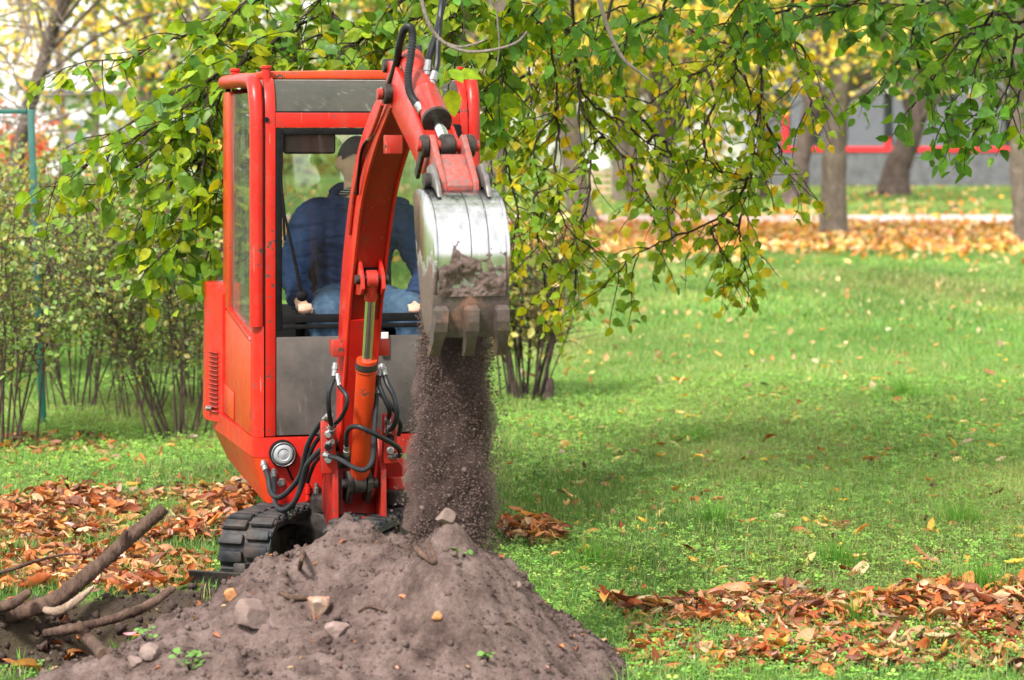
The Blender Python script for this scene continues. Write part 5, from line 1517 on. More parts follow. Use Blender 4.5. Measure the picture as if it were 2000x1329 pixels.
weed(952, 1300, 10, 0.022, 'pale little sprig low on the front of the heap')
weed(905, 1098, 6, 0.02, 'tiny sprig under the right peak of the heap')

# ------------------------------------------------------------------ the overhanging tree
M_LEAF = leaf_mat('broad_green_leaf', 0.5, 0.30, tmul=(1.5, 1.25, 0.35), spec=0.22)
M_TWIG = bark('dark_twig_bark', (0.022, 0.016, 0.013), (0.050, 0.038, 0.030), 60)
M_GREYTWIG = bark('grey_twig_bark', (0.13, 0.105, 0.09), (0.24, 0.20, 0.18), 60)
def broad_leaf(seed):
    r_ = random.Random(seed)
    out = [(0.0, 0.0), (0.03, 0.14), (0.17, 0.30), (0.36, 0.345), (0.56, 0.29), (0.74, 0.185), (0.89, 0.075), (1.0, 0.0)]
    fold = r_.uniform(0.05, 0.35); droop = r_.uniform(0.1, 0.5); asym = r_.uniform(0.88, 1.12); wave = r_.uniform(-0.05, 0.05)
    v = []; f = []
    for i, (y, w_) in enumerate(out):
        z = -droop * y * y * 0.45
        v.append((0, y, z))
        if 0 < i < len(out) - 1:
            v.append((-w_ * asym, y + 0.03, z + w_ * fold + wave * math.sin(i * 2.1)))
            v.append((w_, y + 0.03, z + w_ * fold - wave * math.sin(i * 2.6)))
    def mid(i): return 0 if i == 0 else 1 + (i - 1) * 3 if i < len(out) - 1 else 1 + (len(out) - 2) * 3
    for i in range(len(out) - 1):
        a, b = mid(i), mid(i + 1)
        if i == 0: f += [(a, b, b + 1), (a, b + 2, b)]
        elif i == len(out) - 2: f += [(a, b, a + 1), (a, a + 2, b)]
        else: f += [(a, b, b + 1), (a, b + 1, a + 1), (a, a + 2, b + 2), (a, b + 2, b)]
    return np.array(v), np.array(f)
BROAD = [broad_leaf(i) for i in range(6)]
PAL_A = [(0.17, 0.29, 0.016), (0.23, 0.35, 0.016), (0.11, 0.22, 0.022), (0.15, 0.27, 0.03), (0.28, 0.38, 0.02), (0.085, 0.18, 0.025), (0.34, 0.38, 0.02)]
PAL_C = [(0.23, 0.34, 0.018), (0.30, 0.38, 0.018), (0.15, 0.27, 0.02), (0.26, 0.36, 0.02), (0.19, 0.31, 0.02), (0.12, 0.23, 0.02), (0.33, 0.36, 0.02), (0.52, 0.40, 0.025)]
PAL_D = [(0.095, 0.23, 0.04), (0.13, 0.28, 0.04), (0.07, 0.17, 0.03), (0.18, 0.33, 0.035), (0.11, 0.25, 0.05)]

twigs = MB(); twigs_grey = MB()
LeafP, LeafT, LeafN, LeafS, LeafC = [], [], [], [], []
def put_leaf(p, d, s, col):
    LeafP.append(tuple(p))
    t = Vector(d).normalized() * 0.55 + Vector((random.gauss(0, 0.75), random.gauss(0, 0.65), random.gauss(-0.35, 0.55)))
    LeafT.append(tuple(t)); LeafN.append((random.gauss(0, 0.65), random.gauss(-0.55, 0.6), random.gauss(0.55, 0.5)))
    LeafS.append(s); LeafC.append(col)
def jitc(pal):
    c = random.choice(pal); k = random.gauss(1, 0.14)
    return tuple(max(0.005, x * k * random.gauss(1, 0.05)) for x in c)
def spray(p, d, L, pal, s0, s1, r_, leafy=1.0, depth=0):
    """a drooping twig with alternate leaves"""
    n_ = max(3, int(L / 0.055))
    pts = [Vector(p)]; d = Vector(d).normalized()
    for i in range(n_):
        d = (d + Vector((random.gauss(0, 0.16), random.gauss(0, 0.16), random.gauss(-0.10, 0.12)))).normalized()
        pts.append(pts[-1] + d * (L / n_))
        if random.random() < leafy:
            sd = Vector((random.gauss(0, 1), random.gauss(0, 1), random.gauss(0, 0.6)))
            put_leaf(pts[-1] + sd.normalized() * 0.018, d + sd.normalized() * 0.8, random.uniform(s0, s1) * (1.0 if i < n_ - 1 else 0.8), jitc(pal))
    twigs.tube(pts, list(np.linspace(r_, r_ * 0.45, len(pts))), 4, cap=False)
    return pts

tree = thing('mulberry_tree', 'leafy green tree whose low branches hang over the excavator and lawn', 'tree', (4.6, 14.6, 0))
tr_p = catmull([(4.6, 14.6, -0.1), (4.55, 14.55, 0.9), (4.42, 14.5, 1.9), (4.25, 14.4, 2.9), (4.0, 14.3, 3.7)], 8)
MB().tube(tr_p, list(np.linspace(0.24, 0.15, len(tr_p))), 16).build('trunk', M_BARK, tree, 60)
limbs = [([(4.25, 14.4, 2.85), W(2150, -60, 13.9), W(2010, -40, 13.7), W(1850, -50, 13.6), W(1650, -70, 13.6), W(1480, -20, 14.0), W(1180, -120, 14.0), W(900, -170, 13.6), W(620, -130, 13.2), W(380, -60, 13.2)], 0.085, 0.02),
         ([(4.2, 14.4, 3.0), (3.2, 13.4, 3.5), (1.8, 12.6, 3.5), (0.4, 11.9, 3.4), (-0.8, 11.8, 3.25), (-1.9, 12.4, 3.0)], 0.075, 0.02),
         ([(4.1, 14.35, 3.4), (3.6, 15.0, 4.2), (2.4, 15.4, 4.5), (1.0, 15.6, 4.4), (0.0, 15.2, 4.1)], 0.08, 0.03),
         ([(4.0, 14.3, 3.6), (4.2, 13.6, 4.5), (4.0, 12.6, 5.0), (3.2, 11.8, 5.1)], 0.08, 0.03)]
for P, r0, r1 in limbs:
    pts = catmull(P, 7)
    MB().tube(pts, [q_ * random.uniform(0.9, 1.1) for q_ in np.linspace(r0, r1, len(pts))], 10).build('limb', M_TWIG, tree, 60)

HOOK = []
for P, r0, r1 in limbs:
    HOOK += [tuple(q_) for q_ in catmull(P, 7)]
def guide(pts, d, pal, s0, s1, r_=0.010, dens=1.0, L=0.36, dd=0.0, leafy=1.0, first=0.0):
    """a hanging branch seen along these pixels, d metres away, with its leafy sprays"""
    n_ = len(pts)
    P = catmull([W(p[0] + random.gauss(0, 4), p[1] + random.gauss(0, 4), d + dd * i / max(1, n_ - 1) + random.gauss(0, 0.10)) for i, p in enumerate(pts)], 6)
    if HOOK and pts[0][1] > 0:
        hk = np.array(HOOK); dist = np.linalg.norm(hk - np.array(P[0]), axis=1) + 0.8 * np.maximum(P[0].z - hk[:, 2], 0)
        a = Vector([float(q_) for q_ in hk[int(np.argmin(dist))]])
        if (a - P[0]).length > 0.03:
            P = catmull([a, a.lerp(P[0], 0.5) + UP * 0.04, P[0]], 5)[:-1] + P
    HOOK.extend(tuple(q_) for q_ in P[3:])
    twigs.tube([p + Vector((random.gauss(0, 1), random.gauss(0, 1), random.gauss(0, 1))) * 0.0045 for p in P], [r_ * (1 - 0.72 * (i / len(P)) ** 0.8) for i in range(len(P))], 6, cap=False)
    acc = 0.0
    for i in range(1, len(P)):
        seg = (P[i] - P[i - 1]).length; acc += seg
        if i / len(P) < first: continue
        while acc > 0.085 / dens:
            acc -= 0.085 / dens
            t = (P[i] - P[i - 1]).normalized()
            sd = Vector((random.gauss(0, 1), random.gauss(0, 1.0), random.gauss(-0.35, 0.6))).normalized()
            spray(P[i], t * 0.7 + sd, L * random.uniform(0.4, 1.15), pal, s0, s1, 0.0042, leafy)
    spray(P[-1], P[-1] - P[-3], L * 0.7, pal, s0, s1, 0.003)

LA = (0.072, 0.125)
for pts, d in [([(900, -80), (760, 20), (640, 68), (545, 100), (470, 135)], 13.0), ([(640, 20), (560, 70), (480, 110), (420, 150), (380, 190), (300, 255), (240, 275), (170, 330), (100, 362)], 12.9),
               ([(560, -20), (470, 15), (390, 60), (330, 90), (250, 112), (180, 118), (120, 135)], 13.3), ([(480, 120), (435, 165), (415, 255), (400, 300), (378, 395), (355, 460)], 12.75),
               ([(385, 350), (375, 420), (395, 450), (412, 490)], 12.9), ([(430, 150), (340, 180), (270, 230), (215, 262)], 13.0), ([(400, 230), (330, 290), (250, 340), (160, 385)], 12.9),
               ([(400, 300), (340, 350), (290, 420), (270, 450)], 12.9), ([(365, 430), (345, 490), (362, 535)], 12.9), ([(360, 455), (310, 500), (285, 525)], 13.0),
               ([(520, -30), (450, 40), (400, 120), (360, 150)], 13.2), ([(420, 180), (380, 250), (330, 330)], 13.1), ([(410, 200), (425, 300), (420, 380)], 12.85)]:
    guide(pts, d, PAL_A, *LA, r_=0.011, dens=1.65, L=0.36, first=0.12, leafy=0.92)
for pts, d in [([(1000, -70), (860, 20), (740, 55), (640, 100), (560, 118)], 12.9), ([(820, -60), (760, 30), (700, 80), (650, 105)], 12.8), ([(700, -60), (620, 10), (560, 60)], 13.2), ([(960, -60), (900, 20), (800, 80), (700, 110)], 12.7),
               ([(1060, -60), (990, 40), (965, 130), (955, 215)], 12.9), ([(940, -80), (900, 10), (880, 60), (920, 110)], 12.6), ([(1100, -60), (1050, 20), (1000, 80), (980, 160)], 13.0), ([(620, -90), (520, -20), (440, 20)], 13.4)]:
    guide(pts, d, PAL_A + PAL_D[:2], *LA, r_=0.010, dens=1.95, L=0.34, first=0.1, leafy=0.92)
guide([(905, 60), (890, 120), (884, 160)], 10.9, PAL_A, 0.10, 0.13, r_=0.005, dens=0.22, L=0.16, first=0.7)
LCs = (0.056, 0.094)
for pts, d in [([(1480, 10), (1485, 150), (1478, 250), (1465, 350), (1442, 440), (1450, 510), (1446, 550)], 14.2), ([(1478, 45), (1390, 132), (1320, 170), (1240, 212)], 14.4), ([(1475, 45), (1565, 90), (1581, 160), (1590, 210)], 13.9),
               ([(1120, -10), (1125, 130), (1150, 190), (1220, 240), (1300, 290), (1390, 318)], 14.6), ([(1065, 60), (1090, 200), (1048, 290), (1055, 400), (1035, 450)], 14.4),
               ([(1130, 130), (1136, 220), (1175, 265), (1230, 330), (1285, 410)], 14.5), ([(1090, 240), (1090, 340), (1115, 440), (1175, 500)], 14.3), ([(1200, -20), (1190, 80), (1220, 180), (1270, 250), (1292, 300), (1370, 320)], 14.8),
               ([(1465, 330), (1440, 400), (1380, 440), (1310, 470), (1240, 505), (1185, 550)], 14.1), ([(1400, 200), (1380, 260), (1385, 310), (1420, 350), (1475, 345)], 14.2), ([(1000, 80), (985, 220), (1000, 330), (1010, 420), (990, 480)], 14.4),
               ([(1040, 400), (1060, 500), (1072, 570)], 14.3), ([(1150, 300), (1150, 400), (1120, 480), (1130, 540)], 14.4), ([(1300, -20), (1290, 80), (1330, 160), (1350, 250)], 14.8), ([(1560, -20), (1520, 60), (1440, 90), (1380, 70)], 14.6),
               ([(1020, 60), (1040, 180), (1020, 260)], 14.6), ([(1250, 60), (1180, 130), (1110, 180)], 14.9), ([(1440, 120), (1490, 220), (1525, 300), (1540, 350)], 14.0), ([(980, 200), (960, 320), (975, 420)], 14.9),
               ([(1340, 40), (1420, 110), (1440, 190)], 14.7), ([(1100, 60), (1070, 150), (1000, 220)], 14.8), ([(1300, 280), (1320, 370), (1300, 430)], 14.4), ([(1385, 445), (1400, 480), (1430, 520)], 14.2)]:
    guide(pts, d, PAL_C, *LCs, r_=0.012, dens=1.45, L=0.42, first=0.08, leafy=0.82)
for pts, d in [([(2040, 40), (1900, 50), (1800, 90), (1745, 130), (1705, 180)], 13.6), ([(1950, 20), (1900, 140), (1860, 200), (1835, 255)], 13.3), ([(1850, 10), (1720, 15), (1600, 5), (1490, 25)], 13.7), ([(1750, -40), (1650, 10), (1560, 40), (1505, 70)], 13.8),
               ([(1985, 60), (1965, 180), (1915, 240), (1888, 290)], 13.2), ([(2030, 80), (1995, 170), (1975, 230)], 13.3), ([(1400, -50), (1330, 10), (1260, 40), (1215, 90)], 13.4),
               ([(2030, -20), (1900, -10), (1800, 30), (1700, 60)], 13.9), ([(1620, -40), (1560, 10), (1480, 40), (1400, 40)], 13.8), ([(1880, 80), (1820, 150), (1790, 200)], 13.4), ([(1940, 130), (1930, 210), (1900, 260)], 13.4), ([(1300, -60), (1240, 0), (1180, 30), (1120, 60)], 13.6),
               ([(2050, 0), (1960, 60), (1880, 110)], 13.8), ([(1800, 0), (1780, 90), (1830, 170)], 13.6), ([(1500, -60), (1450, 0), (1400, 60)], 13.6), ([(1130, -40), (1060, 10), (1000, 50)], 13.2)]:
    guide(pts, d, PAL_D, 0.08, 0.12, r_=0.010, dens=1.15, L=0.32, first=0.1, leafy=0.9)
# bare grey runners hanging in front
for pts, d, r_ in [([(815, -30), (838, 48), (868, 84), (912, 101), (962, 98), (1008, 84), (1030, 62)], 9.4, 0.009), ([(1165, -20), (1188, 58), (1215, 112), (1240, 135), (1268, 156)], 9.6, 0.010), ([(868, 84), (900, 92), (940, 82), (955, 70)], 9.4, 0.006), ([(970, 20), (975, 90), (970, 130)], 9.6, 0.004)]:
    P = catmull([W(p[0], p[1], d) for p in pts], 6)
    MB().tube(P, list(np.linspace(r_, r_ * 0.5, len(P))), 7).build('bare_twig', M_GREYTWIG, tree, 60)
# the crown goes on above the picture
for i in range(760):
    p = Vector((random.uniform(-0.6, 5.6), random.uniform(8.2, 15.6), random.uniform(3.6, 5.4)))
    spray(p, (random.gauss(0, 1), random.gauss(0, 1), random.gauss(-0.2, 0.5)), random.uniform(0.4, 0.7), PAL_D + PAL_A, 0.11, 0.16, 0.004)
o = twigs.build('twigs', M_TWIG, tree, 60); o['kind'] = 'stuff'
LPn, LTn, LNn, LSn, LCn = map(np.array, (LeafP, LeafT, LeafN, LeafS, LeafC))
n = len(LPn)
LMx = frames(LTn, LNn, LSn)
pxl = PX0 + FPX * LPn[:, 0] / LPn[:, 1]; pyl = PY0 + FPX * (EYE - LPn[:, 2]) / LPn[:, 1]
inview = (pxl > 10) & (pxl < 1990) & (pyl > 5) & (pyl < 1320)
facing = np.abs(LMx[:, 1, 2] / LSn)
show = LSn / LPn[:, 1] * facing * inview
kind = rng.integers(0, len(BROAD), n)
big = np.zeros(n, bool); big[np.argsort(-show)[:300]] = True
parts = [scatter(*BROAD[k], LMx[(kind == k) & ~big], LPn[(kind == k) & ~big], LCn[(kind == k) & ~big]) for k in range(len(BROAD))]
V, T, C = join(parts)
o = npmesh('foliage', V, T, M_LEAF, C, parent=tree, loc=(1.5, 13.5, 3.0)); o['kind'] = 'stuff'
ALLPAL = PAL_A + PAL_C + PAL_D
lm = {}
for i in np.flatnonzero(big):
    ck = int(np.argmin(np.abs(np.array(ALLPAL) - LCn[i]).sum(1))); key = (int(kind[i]), ck)
    if key not in lm: lm[key] = leaf_mesh('leaf', *BROAD[key[0]], ALLPAL[ck], M_LEAF)
    o = bpy.data.objects.new('leaf', lm[key]); COL.objects.link(o); o.parent = tree
    M4 = mat4(LMx[i], LPn[i] - np.array(LOC[tree.name])); o.matrix_basis = M4
print('mulberry leaves', n, 'in view', int(inview.sum()))

# ------------------------------------------------------------------ shrubs
M_SHLEAF = leaf_mat('shrub_leaf', 0.35, 0.4, tmul=(1.3, 1.2, 0.5), spec=0.35)
M_STEM = bark('shrub_stem', (0.045, 0.030, 0.026), (0.12, 0.085, 0.07), 50)
M_DARKSTEM = bark('dark_shrub_stem', (0.030, 0.020, 0.020), (0.085, 0.060, 0.055), 50)
def small_leaf():
    v = np.array([(0, 0, 0), (-0.30, 0.38, 0.06), (0.30, 0.38, 0.06), (0, 0.45, -0.02), (-0.2, 0.78, 0.03), (0.2, 0.78, 0.03), (0, 1, -0.05)])
    f = np.array([(0, 3, 1), (0, 2, 3), (1, 3, 4), (3, 2, 5), (3, 6, 4), (3, 5, 6)])
    return v, f
SML = small_leaf()
def shrub(px, py, name, label, h, spread, nst, nleaf, pal, s0, s1, stem=None, r0=0.012, low=0.2, group=None, lean=0.0, flat=1.0):
    b = G(px, py) if py > 0 else W(px, 250 + EYE * FPX / -py, -py)
    sh_ = thing(name, label, 'shrub', (b.x, b.y, 0), group)
    tips = []; bt = MB()
    for k in range(nst):
        a = 2 * math.pi * k / nst + random.gauss(0, 0.3); e = random.uniform(0.25, 1.0) * spread
        p0 = b + Vector((math.cos(a), math.sin(a), 0)) * random.uniform(0.02, 0.05 + spread * 0.22)
        hh = h * random.uniform(0.7, 1.0)
        end = b + Vector((math.cos(a) * e + lean, math.sin(a) * e, hh))
        m1 = p0.lerp(end, 0.35) + Vector((random.gauss(0, 0.05), random.gauss(0, 0.05), 0.10)); m2 = p0.lerp(end, 0.7) + Vector((random.gauss(0, 0.06), random.gauss(0, 0.06), 0.04))
        P = catmull([p0 - UP * 0.03, m1, m2, end], 5)
        MB().tube(P, list(np.linspace(r0 * random.uniform(0.7, 1.3), r0 * 0.3, len(P))), 6).build('stem', stem or M_STEM, sh_, 60)
        for j in range(4, len(P)):
            for q_ in range(2):
                d = Vector((random.gauss(0, 1), random.gauss(0, 1), random.gauss(0.45, 0.6))).normalized()
                L_ = random.uniform(0.15, 0.42) * h / 1.5
                e1 = P[j] + d * L_ * 0.5 + Vector((0, 0, 0.02)); e2 = e1 + (d + Vector((random.gauss(0, 0.4), random.gauss(0, 0.4), random.gauss(0, 0.4)))).normalized() * L_ * 0.5
                bt.tube([P[j], e1, e2], [0.0035, 0.0025, 0.0015], 4, cap=False)
                for t in (0.3, 0.6, 1.0): tips.append((P[j].lerp(e1, t), d)); tips.append((e1.lerp(e2, t), d))
    o = bt.build('branchlets', stem or M_STEM, sh_, 60); o['kind'] = 'stuff'
    tp = np.array([t[0] for t in tips]); td = np.array([t[1] for t in tips])
    tp = tp[tp[:, 2] > low * h] if (tp[:, 2] > low * h).any() else tp
    pw = rng.random(len(tp)) ** 3; i = rng.choice(len(tp), nleaf, p=pw / pw.sum())
    P = tp[i] + rng.normal(0, 0.05, (nleaf, 3))
    tip = rng.normal(size=(nleaf, 3)) + np.array([0, 0, -0.1]); nor = rng.normal(0, 0.6, (nleaf, 3)) + np.array([0, -0.3, 0.8])
    cl = np.clip(fbm(P[:, 0] * 3, P[:, 2] * 3, px * 0.1, 2) + 1.0, 0.6, 1.4)
    V, T, C = scatter(*SML, frames(tip, nor, rng.uniform(s0 * 0.7, s1 * 1.25, nleaf)), P, palette(nleaf, pal) * cl[:, None])
    o = npmesh('foliage', V, T, M_SHLEAF, C, parent=sh_, loc=(b.x, b.y, h / 2)); o['kind'] = 'stuff'
    return sh_
PSH = [(0.16, 0.26, 0.05), (0.20, 0.30, 0.065), (0.11, 0.19, 0.04), (0.27, 0.31, 0.08), (0.32, 0.28, 0.07), (0.23, 0.29, 0.12)]
PSHY = [(0.45, 0.32, 0.05), (0.50, 0.24, 0.06), (0.25, 0.27, 0.06), (0.55, 0.38, 0.10), (0.16, 0.22, 0.05)]
shrub(8, 868, 'leafy_shrub', 'many-stemmed leafy shrub at the left edge in front of green post', 1.68, 0.75, 20, 2500, PSH, 0.03, 0.05, r0=0.007)
shrub(345, 848, 'leafy_shrub', 'arching many-stemmed shrub next to the excavator engine cover', 1.55, 0.85, 22, 3100, PSH, 0.026, 0.045, r0=0.0075, lean=-0.12)
shrub(270, 812, 'leafy_shrub', 'leafy shrub with thin stems between green post and arching shrub', 1.68, 0.85, 20, 2800, PSH, 0.026, 0.046, r0=0.0055)
shrub(150, 800, 'leafy_shrub', 'leafy shrub just behind the green post', 1.72, 0.9, 20, 2900, PSH, 0.028, 0.05, r0=0.007)
shrub(395, 790, 'leafy_shrub', 'dense shrub half hidden behind the excavator cab', 1.6, 0.75, 14, 3200, PSH, 0.03, 0.055, r0=0.007)
shrub(60, 730, 'leafy_shrub', 'tall loose shrub behind the green post at far left', 1.95, 0.8, 14, 3000, PSH + PSHY[:1], 0.04, 0.065, r0=0.007, low=0.2)
shrub(240, 700, 'autumn_shrub', 'shrub turning orange and yellow behind the leafy shrubs', 1.75, 0.9, 14, 3200, PSHY + PSH[:2], 0.04, 0.07, r0=0.007, low=0.25)
shrub(400, 690, 'autumn_shrub', 'yellowing shrub glimpsed just left of the cab', 1.7, 0.8, 12, 2600, PSHY[2:] + PSH[:3], 0.04, 0.065, r0=0.007, low=0.2)
shrub(15, 560, 'red_shrub', 'thin shrub with orange red leaves at the left edge far back', 2.3, 0.9, 12, 1500, [(0.50, 0.12, 0.05), (0.55, 0.18, 0.07), (0.45, 0.10, 0.05)], 0.06, 0.10, r0=0.012, low=0.45)
vs_ = shrub(1028, 778, 'vase_shrub', 'dark vase-shaped bare-stemmed shrub right of the bucket', 1.45, 0.66, 34, 900, [(0.60, 0.50, 0.14), (0.62, 0.52, 0.24), (0.30, 0.34, 0.06), (0.22, 0.30, 0.04)], 0.05, 0.09, M_DARKSTEM, 0.008, low=0.25)
p = G(1072, 782)
mb = MB().tube(catmull([p, p + Vector((0.005, 0, 0.08)), p + Vector((0.0, 0.01, 0.17))], 4), [0.045, 0.042, 0.036, 0.034, 0.034, 0.038, 0.037, 0.035, 0.03], 12)
tag(mb.build('tree_stump', M_DARKSTEM, None, 60), 'small dark cut stump at foot of the vase-shaped shrub', 'stump')

# ------------------------------------------------------------------ park trees
M_PARKBARK = bark('grey_park_bark', (0.08, 0.064, 0.052), (0.17, 0.14, 0.115), 9)
M_DARKBARK = bark('dark_park_bark', (0.045, 0.033, 0.030), (0.11, 0.082, 0.072), 9)
M_FARLEAF = leaf_mat('park_leaf', 0.40, 0.5, tmul=(1.3, 1.15, 0.5), spec=0.25)
QV = np.array([(-0.36, 0.05, 0.05), (0.36, 0.05, 0.05), (0, -0.5, 0), (0, 0.5, -0.04)]); QF = np.array([(2, 1, 3), (2, 3, 0)])
YEL = [(0.70, 0.52, 0.06), (0.62, 0.48, 0.07), (0.74, 0.60, 0.16), (0.46, 0.42, 0.06), (0.70, 0.42, 0.06)]
YGR = [(0.19, 0.26, 0.03), (0.26, 0.29, 0.04), (0.13, 0.20, 0.03), (0.42, 0.34, 0.05), (0.10, 0.15, 0.03)]
GRN = [(0.07, 0.14, 0.025), (0.10, 0.18, 0.03), (0.15, 0.22, 0.04), (0.055, 0.11, 0.022), (0.32, 0.29, 0.05)]
def park_tree(label, path, r_, pal, nclump=45, nl=85, zlo=2.6, zhi=8.5, spread=3.4, mat=None, s0=0.11, s1=0.20, flare=0.5, fork=None, name='park_tree', sig=0.45):
    """path: (px, py, d) along the trunk from its foot"""
    P = [W(*q_) for q_ in path]; P[0].z = -0.05
    t = thing(name, label, 'tree', (P[0].x, P[0].y, 0))
    pts = catmull(P, 8)
    rr = [r_ * (1 + flare * math.exp(-max(p.z, 0) / 0.35)) * max(0.35, 1 - max(p.z, 0) / 14) * random.uniform(0.95, 1.05) for p in pts]
    MB().tube(pts, rr, 16).build('trunk', mat or M_PARKBARK, t, 60)
    top = pts[-1]
    if fork:
        for fpath, fr in fork:
            fp = catmull([W(*q_) for q_ in fpath], 6)
            MB().tube(fp, list(np.linspace(fr, fr * 0.5, len(fp))), 10).build('limb', mat or M_PARKBARK, t, 60)
    cs = []
    for k in range(nclump):
        a = random.uniform(0, 2 * math.pi); rad_ = spread * math.sqrt(random.random()); z = zlo + (zhi - zlo) * random.random() ** 1.15
        c_ = Vector((top.x + math.cos(a) * rad_, top.y + math.sin(a) * rad_ * 0.8, z)); cs.append(c_)
    lb = MB()
    for c_ in cs[::2]:
        st_ = pts[min(len(pts) - 1, max(3, int(len(pts) * min(1, c_.z * 0.75 / max(top.z, 1)))))]
        md_ = st_.lerp(c_, 0.5) + UP * random.uniform(0.0, 0.5)
        lb.tube(catmull([st_, md_, c_], 4), list(np.linspace(r_ * 0.28, 0.012, 9)), 6, cap=False)
    o = lb.build('branches', mat or M_PARKBARK, t, 60)
    C0 = np.array([tuple(c_) for c_ in cs])[rng.integers(0, nclump, nclump * nl)]
    P_ = C0 + rng.normal(0, sig, C0.shape) * np.array([1.25, 1.25, 0.8])
    P_[:, 2] = np.maximum(P_[:, 2], zlo - 0.9)
    m_ = len(P_)
    V, T, C = scatter(QV, QF, frames(rng.normal(size=(m_, 3)), rng.normal(0, 0.8, (m_, 3)) + np.array([0, -0.4, 0.5]), rng.uniform(s0, s1, m_)), P_, palette(m_, pal, 0.2))
    npmesh('crown', V, T, M_FARLEAF, C, parent=t, loc=tuple(top), smooth=False)['kind'] = 'stuff'
    return t
def ground_d(py): return EYE * FPX / (py - PY0)
d = ground_d(462); park_tree('sturdy grey trunk tree on the yellow leaf strip, right of centre', [(1628, 462, d), (1628, 380, d), (1632, 260, d), (1645, 150, d), (1652, 60, d), (1662, -80, d)], 0.26, YGR + GRN, zlo=3.6, flare=0.25, nclump=40)
d = ground_d(482); park_tree('slim grey tree forking above the leaf strip behind hanging twigs', [(1303, 482, d), (1302, 380, d), (1305, 290, d)], 0.145, YEL, zlo=3.0, fork=[([(1305, 292, d), (1285, 200, d), (1262, 90, d), (1250, -60, d)], 0.10), ([(1306, 295, d), (1328, 210, d), (1345, 90, d), (1350, -60, d)], 0.11)], flare=0.2)
d = ground_d(392); park_tree('pale grey tree beside the wooden slat fence', [(1213, 392, d), (1213, 300, d), (1216, 180, d), (1220, 40, d)], 0.27, YGR, zlo=3.8, flare=0.1)
d = ground_d(396); park_tree('second darker trunk close beside the pale tree by the fence', [(1240, 392, d), (1238, 300, d), (1245, 180, d), (1256, 20, d)], 0.15, YEL, zlo=3.8, flare=0.2, mat=M_DARKBARK)
d = ground_d(398); park_tree('dark tree with flared foot left of the sturdy grey tree', [(1555, 398, d), (1562, 330, d), (1578, 240, d), (1592, 120, d), (1600, -20, d)], 0.27, YGR, zlo=4.0, flare=0.8, mat=M_DARKBARK)
d = ground_d(382); park_tree('leaning dark tree with roots before the low grey wall', [(1745, 382, d), (1752, 330, d), (1772, 280, d), (1795, 200, d), (1815, 60, d)], 0.42, GRN, zlo=4.0, flare=0.5, mat=M_DARKBARK, fork=[([(1745, 360, d), (1720, 374, d - 0.3), (1690, 381, d - 0.4)], 0.14)])
d = ground_d(474); park_tree('tree trunk at the right edge of the picture on leaf strip', [(2002, 474, d), (1996, 400, d), (1990, 320, d), (1988, 200, d), (1990, 20, d)], 0.19, YGR + GRN, zlo=3.0, flare=0.15)
d = ground_d(388); park_tree('very thin dark tree left of the flared dark tree', [(1492, 388, d), (1490, 300, d), (1486, 150, d), (1480, -20, d)], 0.14, YEL, zlo=3.6, flare=0.15, mat=M_DARKBARK, nclump=30)
d = ground_d(440); park_tree('tree half hidden by hanging twigs right of the bucket', [(1142, 440, d), (1128, 380, d), (1112, 260, d), (1104, 120, d), (1100, -40, d)], 0.27, YGR + YEL, zlo=3.0, flare=0.4)
park_tree('grey tree behind the excavator cab beside its pillar', [(965, 480, 43), (965, 350, 43), (975, 200, 43), (985, 0, 43)], 0.24, YGR, zlo=2.8, flare=0.2)
park_tree('tall dark tree behind the branches left of the cab', [(300, 450, 48), (292, 330, 48), (288, 180, 48), (283, 40, 48), (280, -120, 48)], 0.23, YEL + YGR[:2], nclump=24, zlo=2.8, flare=0.2, mat=M_DARKBARK, fork=[([(290, 200, 48), (335, 120, 48), (370, 20, 48)], 0.08)])
park_tree('slender tree before the pale building', [(186, 410, 60), (184, 300, 60), (188, 180, 60), (184, 20, 60)], 0.14, YEL, zlo=3.0, flare=0.2, nclump=22)
park_tree('thinnest tree before the pale building', [(127, 412, 60), (126, 300, 60), (120, 180, 60), (112, 20, 60)], 0.11, YEL, zlo=3.0, flare=0.2, nclump=22)
park_tree('dark tree behind the cab glass', [(720, 470, 45), (722, 330, 45), (730, 180, 45), (735, 0, 45)], 0.2, YGR + GRN, zlo=2.4, flare=0.2, mat=M_DARKBARK)
park_tree('young green tree behind left shrubs with low boughs', [(420, 470, 36), (418, 330, 36), (410, 180, 36), (400, 0, 36)], 0.13, GRN + YGR, zlo=1.6, zhi=6, flare=0.2, spread=2.2, nclump=34)
# leaning tree with bare grey twigs at the top left
bt = park_tree('leaning dark tree with bare grey twigs at upper left', [(5, 576, 30), (28, 340, 30), (58, 210, 30), (92, 95, 30), (150, -100, 30)], 0.105, YEL + YGR, zlo=3.4, zhi=6.5, spread=1.6, flare=0.3, nclump=22, nl=50, mat=M_DARKBARK, s0=0.08, s1=0.14, sig=0.3)
mb = MB()
for k in range(60):
    p0 = W(random.uniform(-60, 110), random.uniform(-60, 330), 28 + random.gauss(0, 0.8))
    dr = Vector((random.gauss(0.3, 1), random.gauss(0, 0.4), random.gauss(0.35, 0.6))).normalized(); L_ = random.uniform(0.5, 1.3)
    p1 = p0 + dr * L_ * 0.5; p2 = p1 + (dr + Vector((random.gauss(0, 0.4), random.gauss(0, 0.3), random.gauss(0.1, 0.4)))).normalized() * L_ * 0.6
    mb.tube(catmull([p0, p1, p2], 5), list(np.linspace(0.016, 0.004, 11)), 5, cap=False)
    for j in range(3):
        q0 = p0.lerp(p2, random.random()); mb.tube([q0, q0 + Vector((random.gauss(0, 0.2), random.gauss(0, 0.2), random.gauss(0.1, 0.2)))], [0.006, 0.003], 4, cap=False)
o = mb.build('bare_twigs', M_GREYTWIG, bt, 60); o['kind'] = 'stuff'

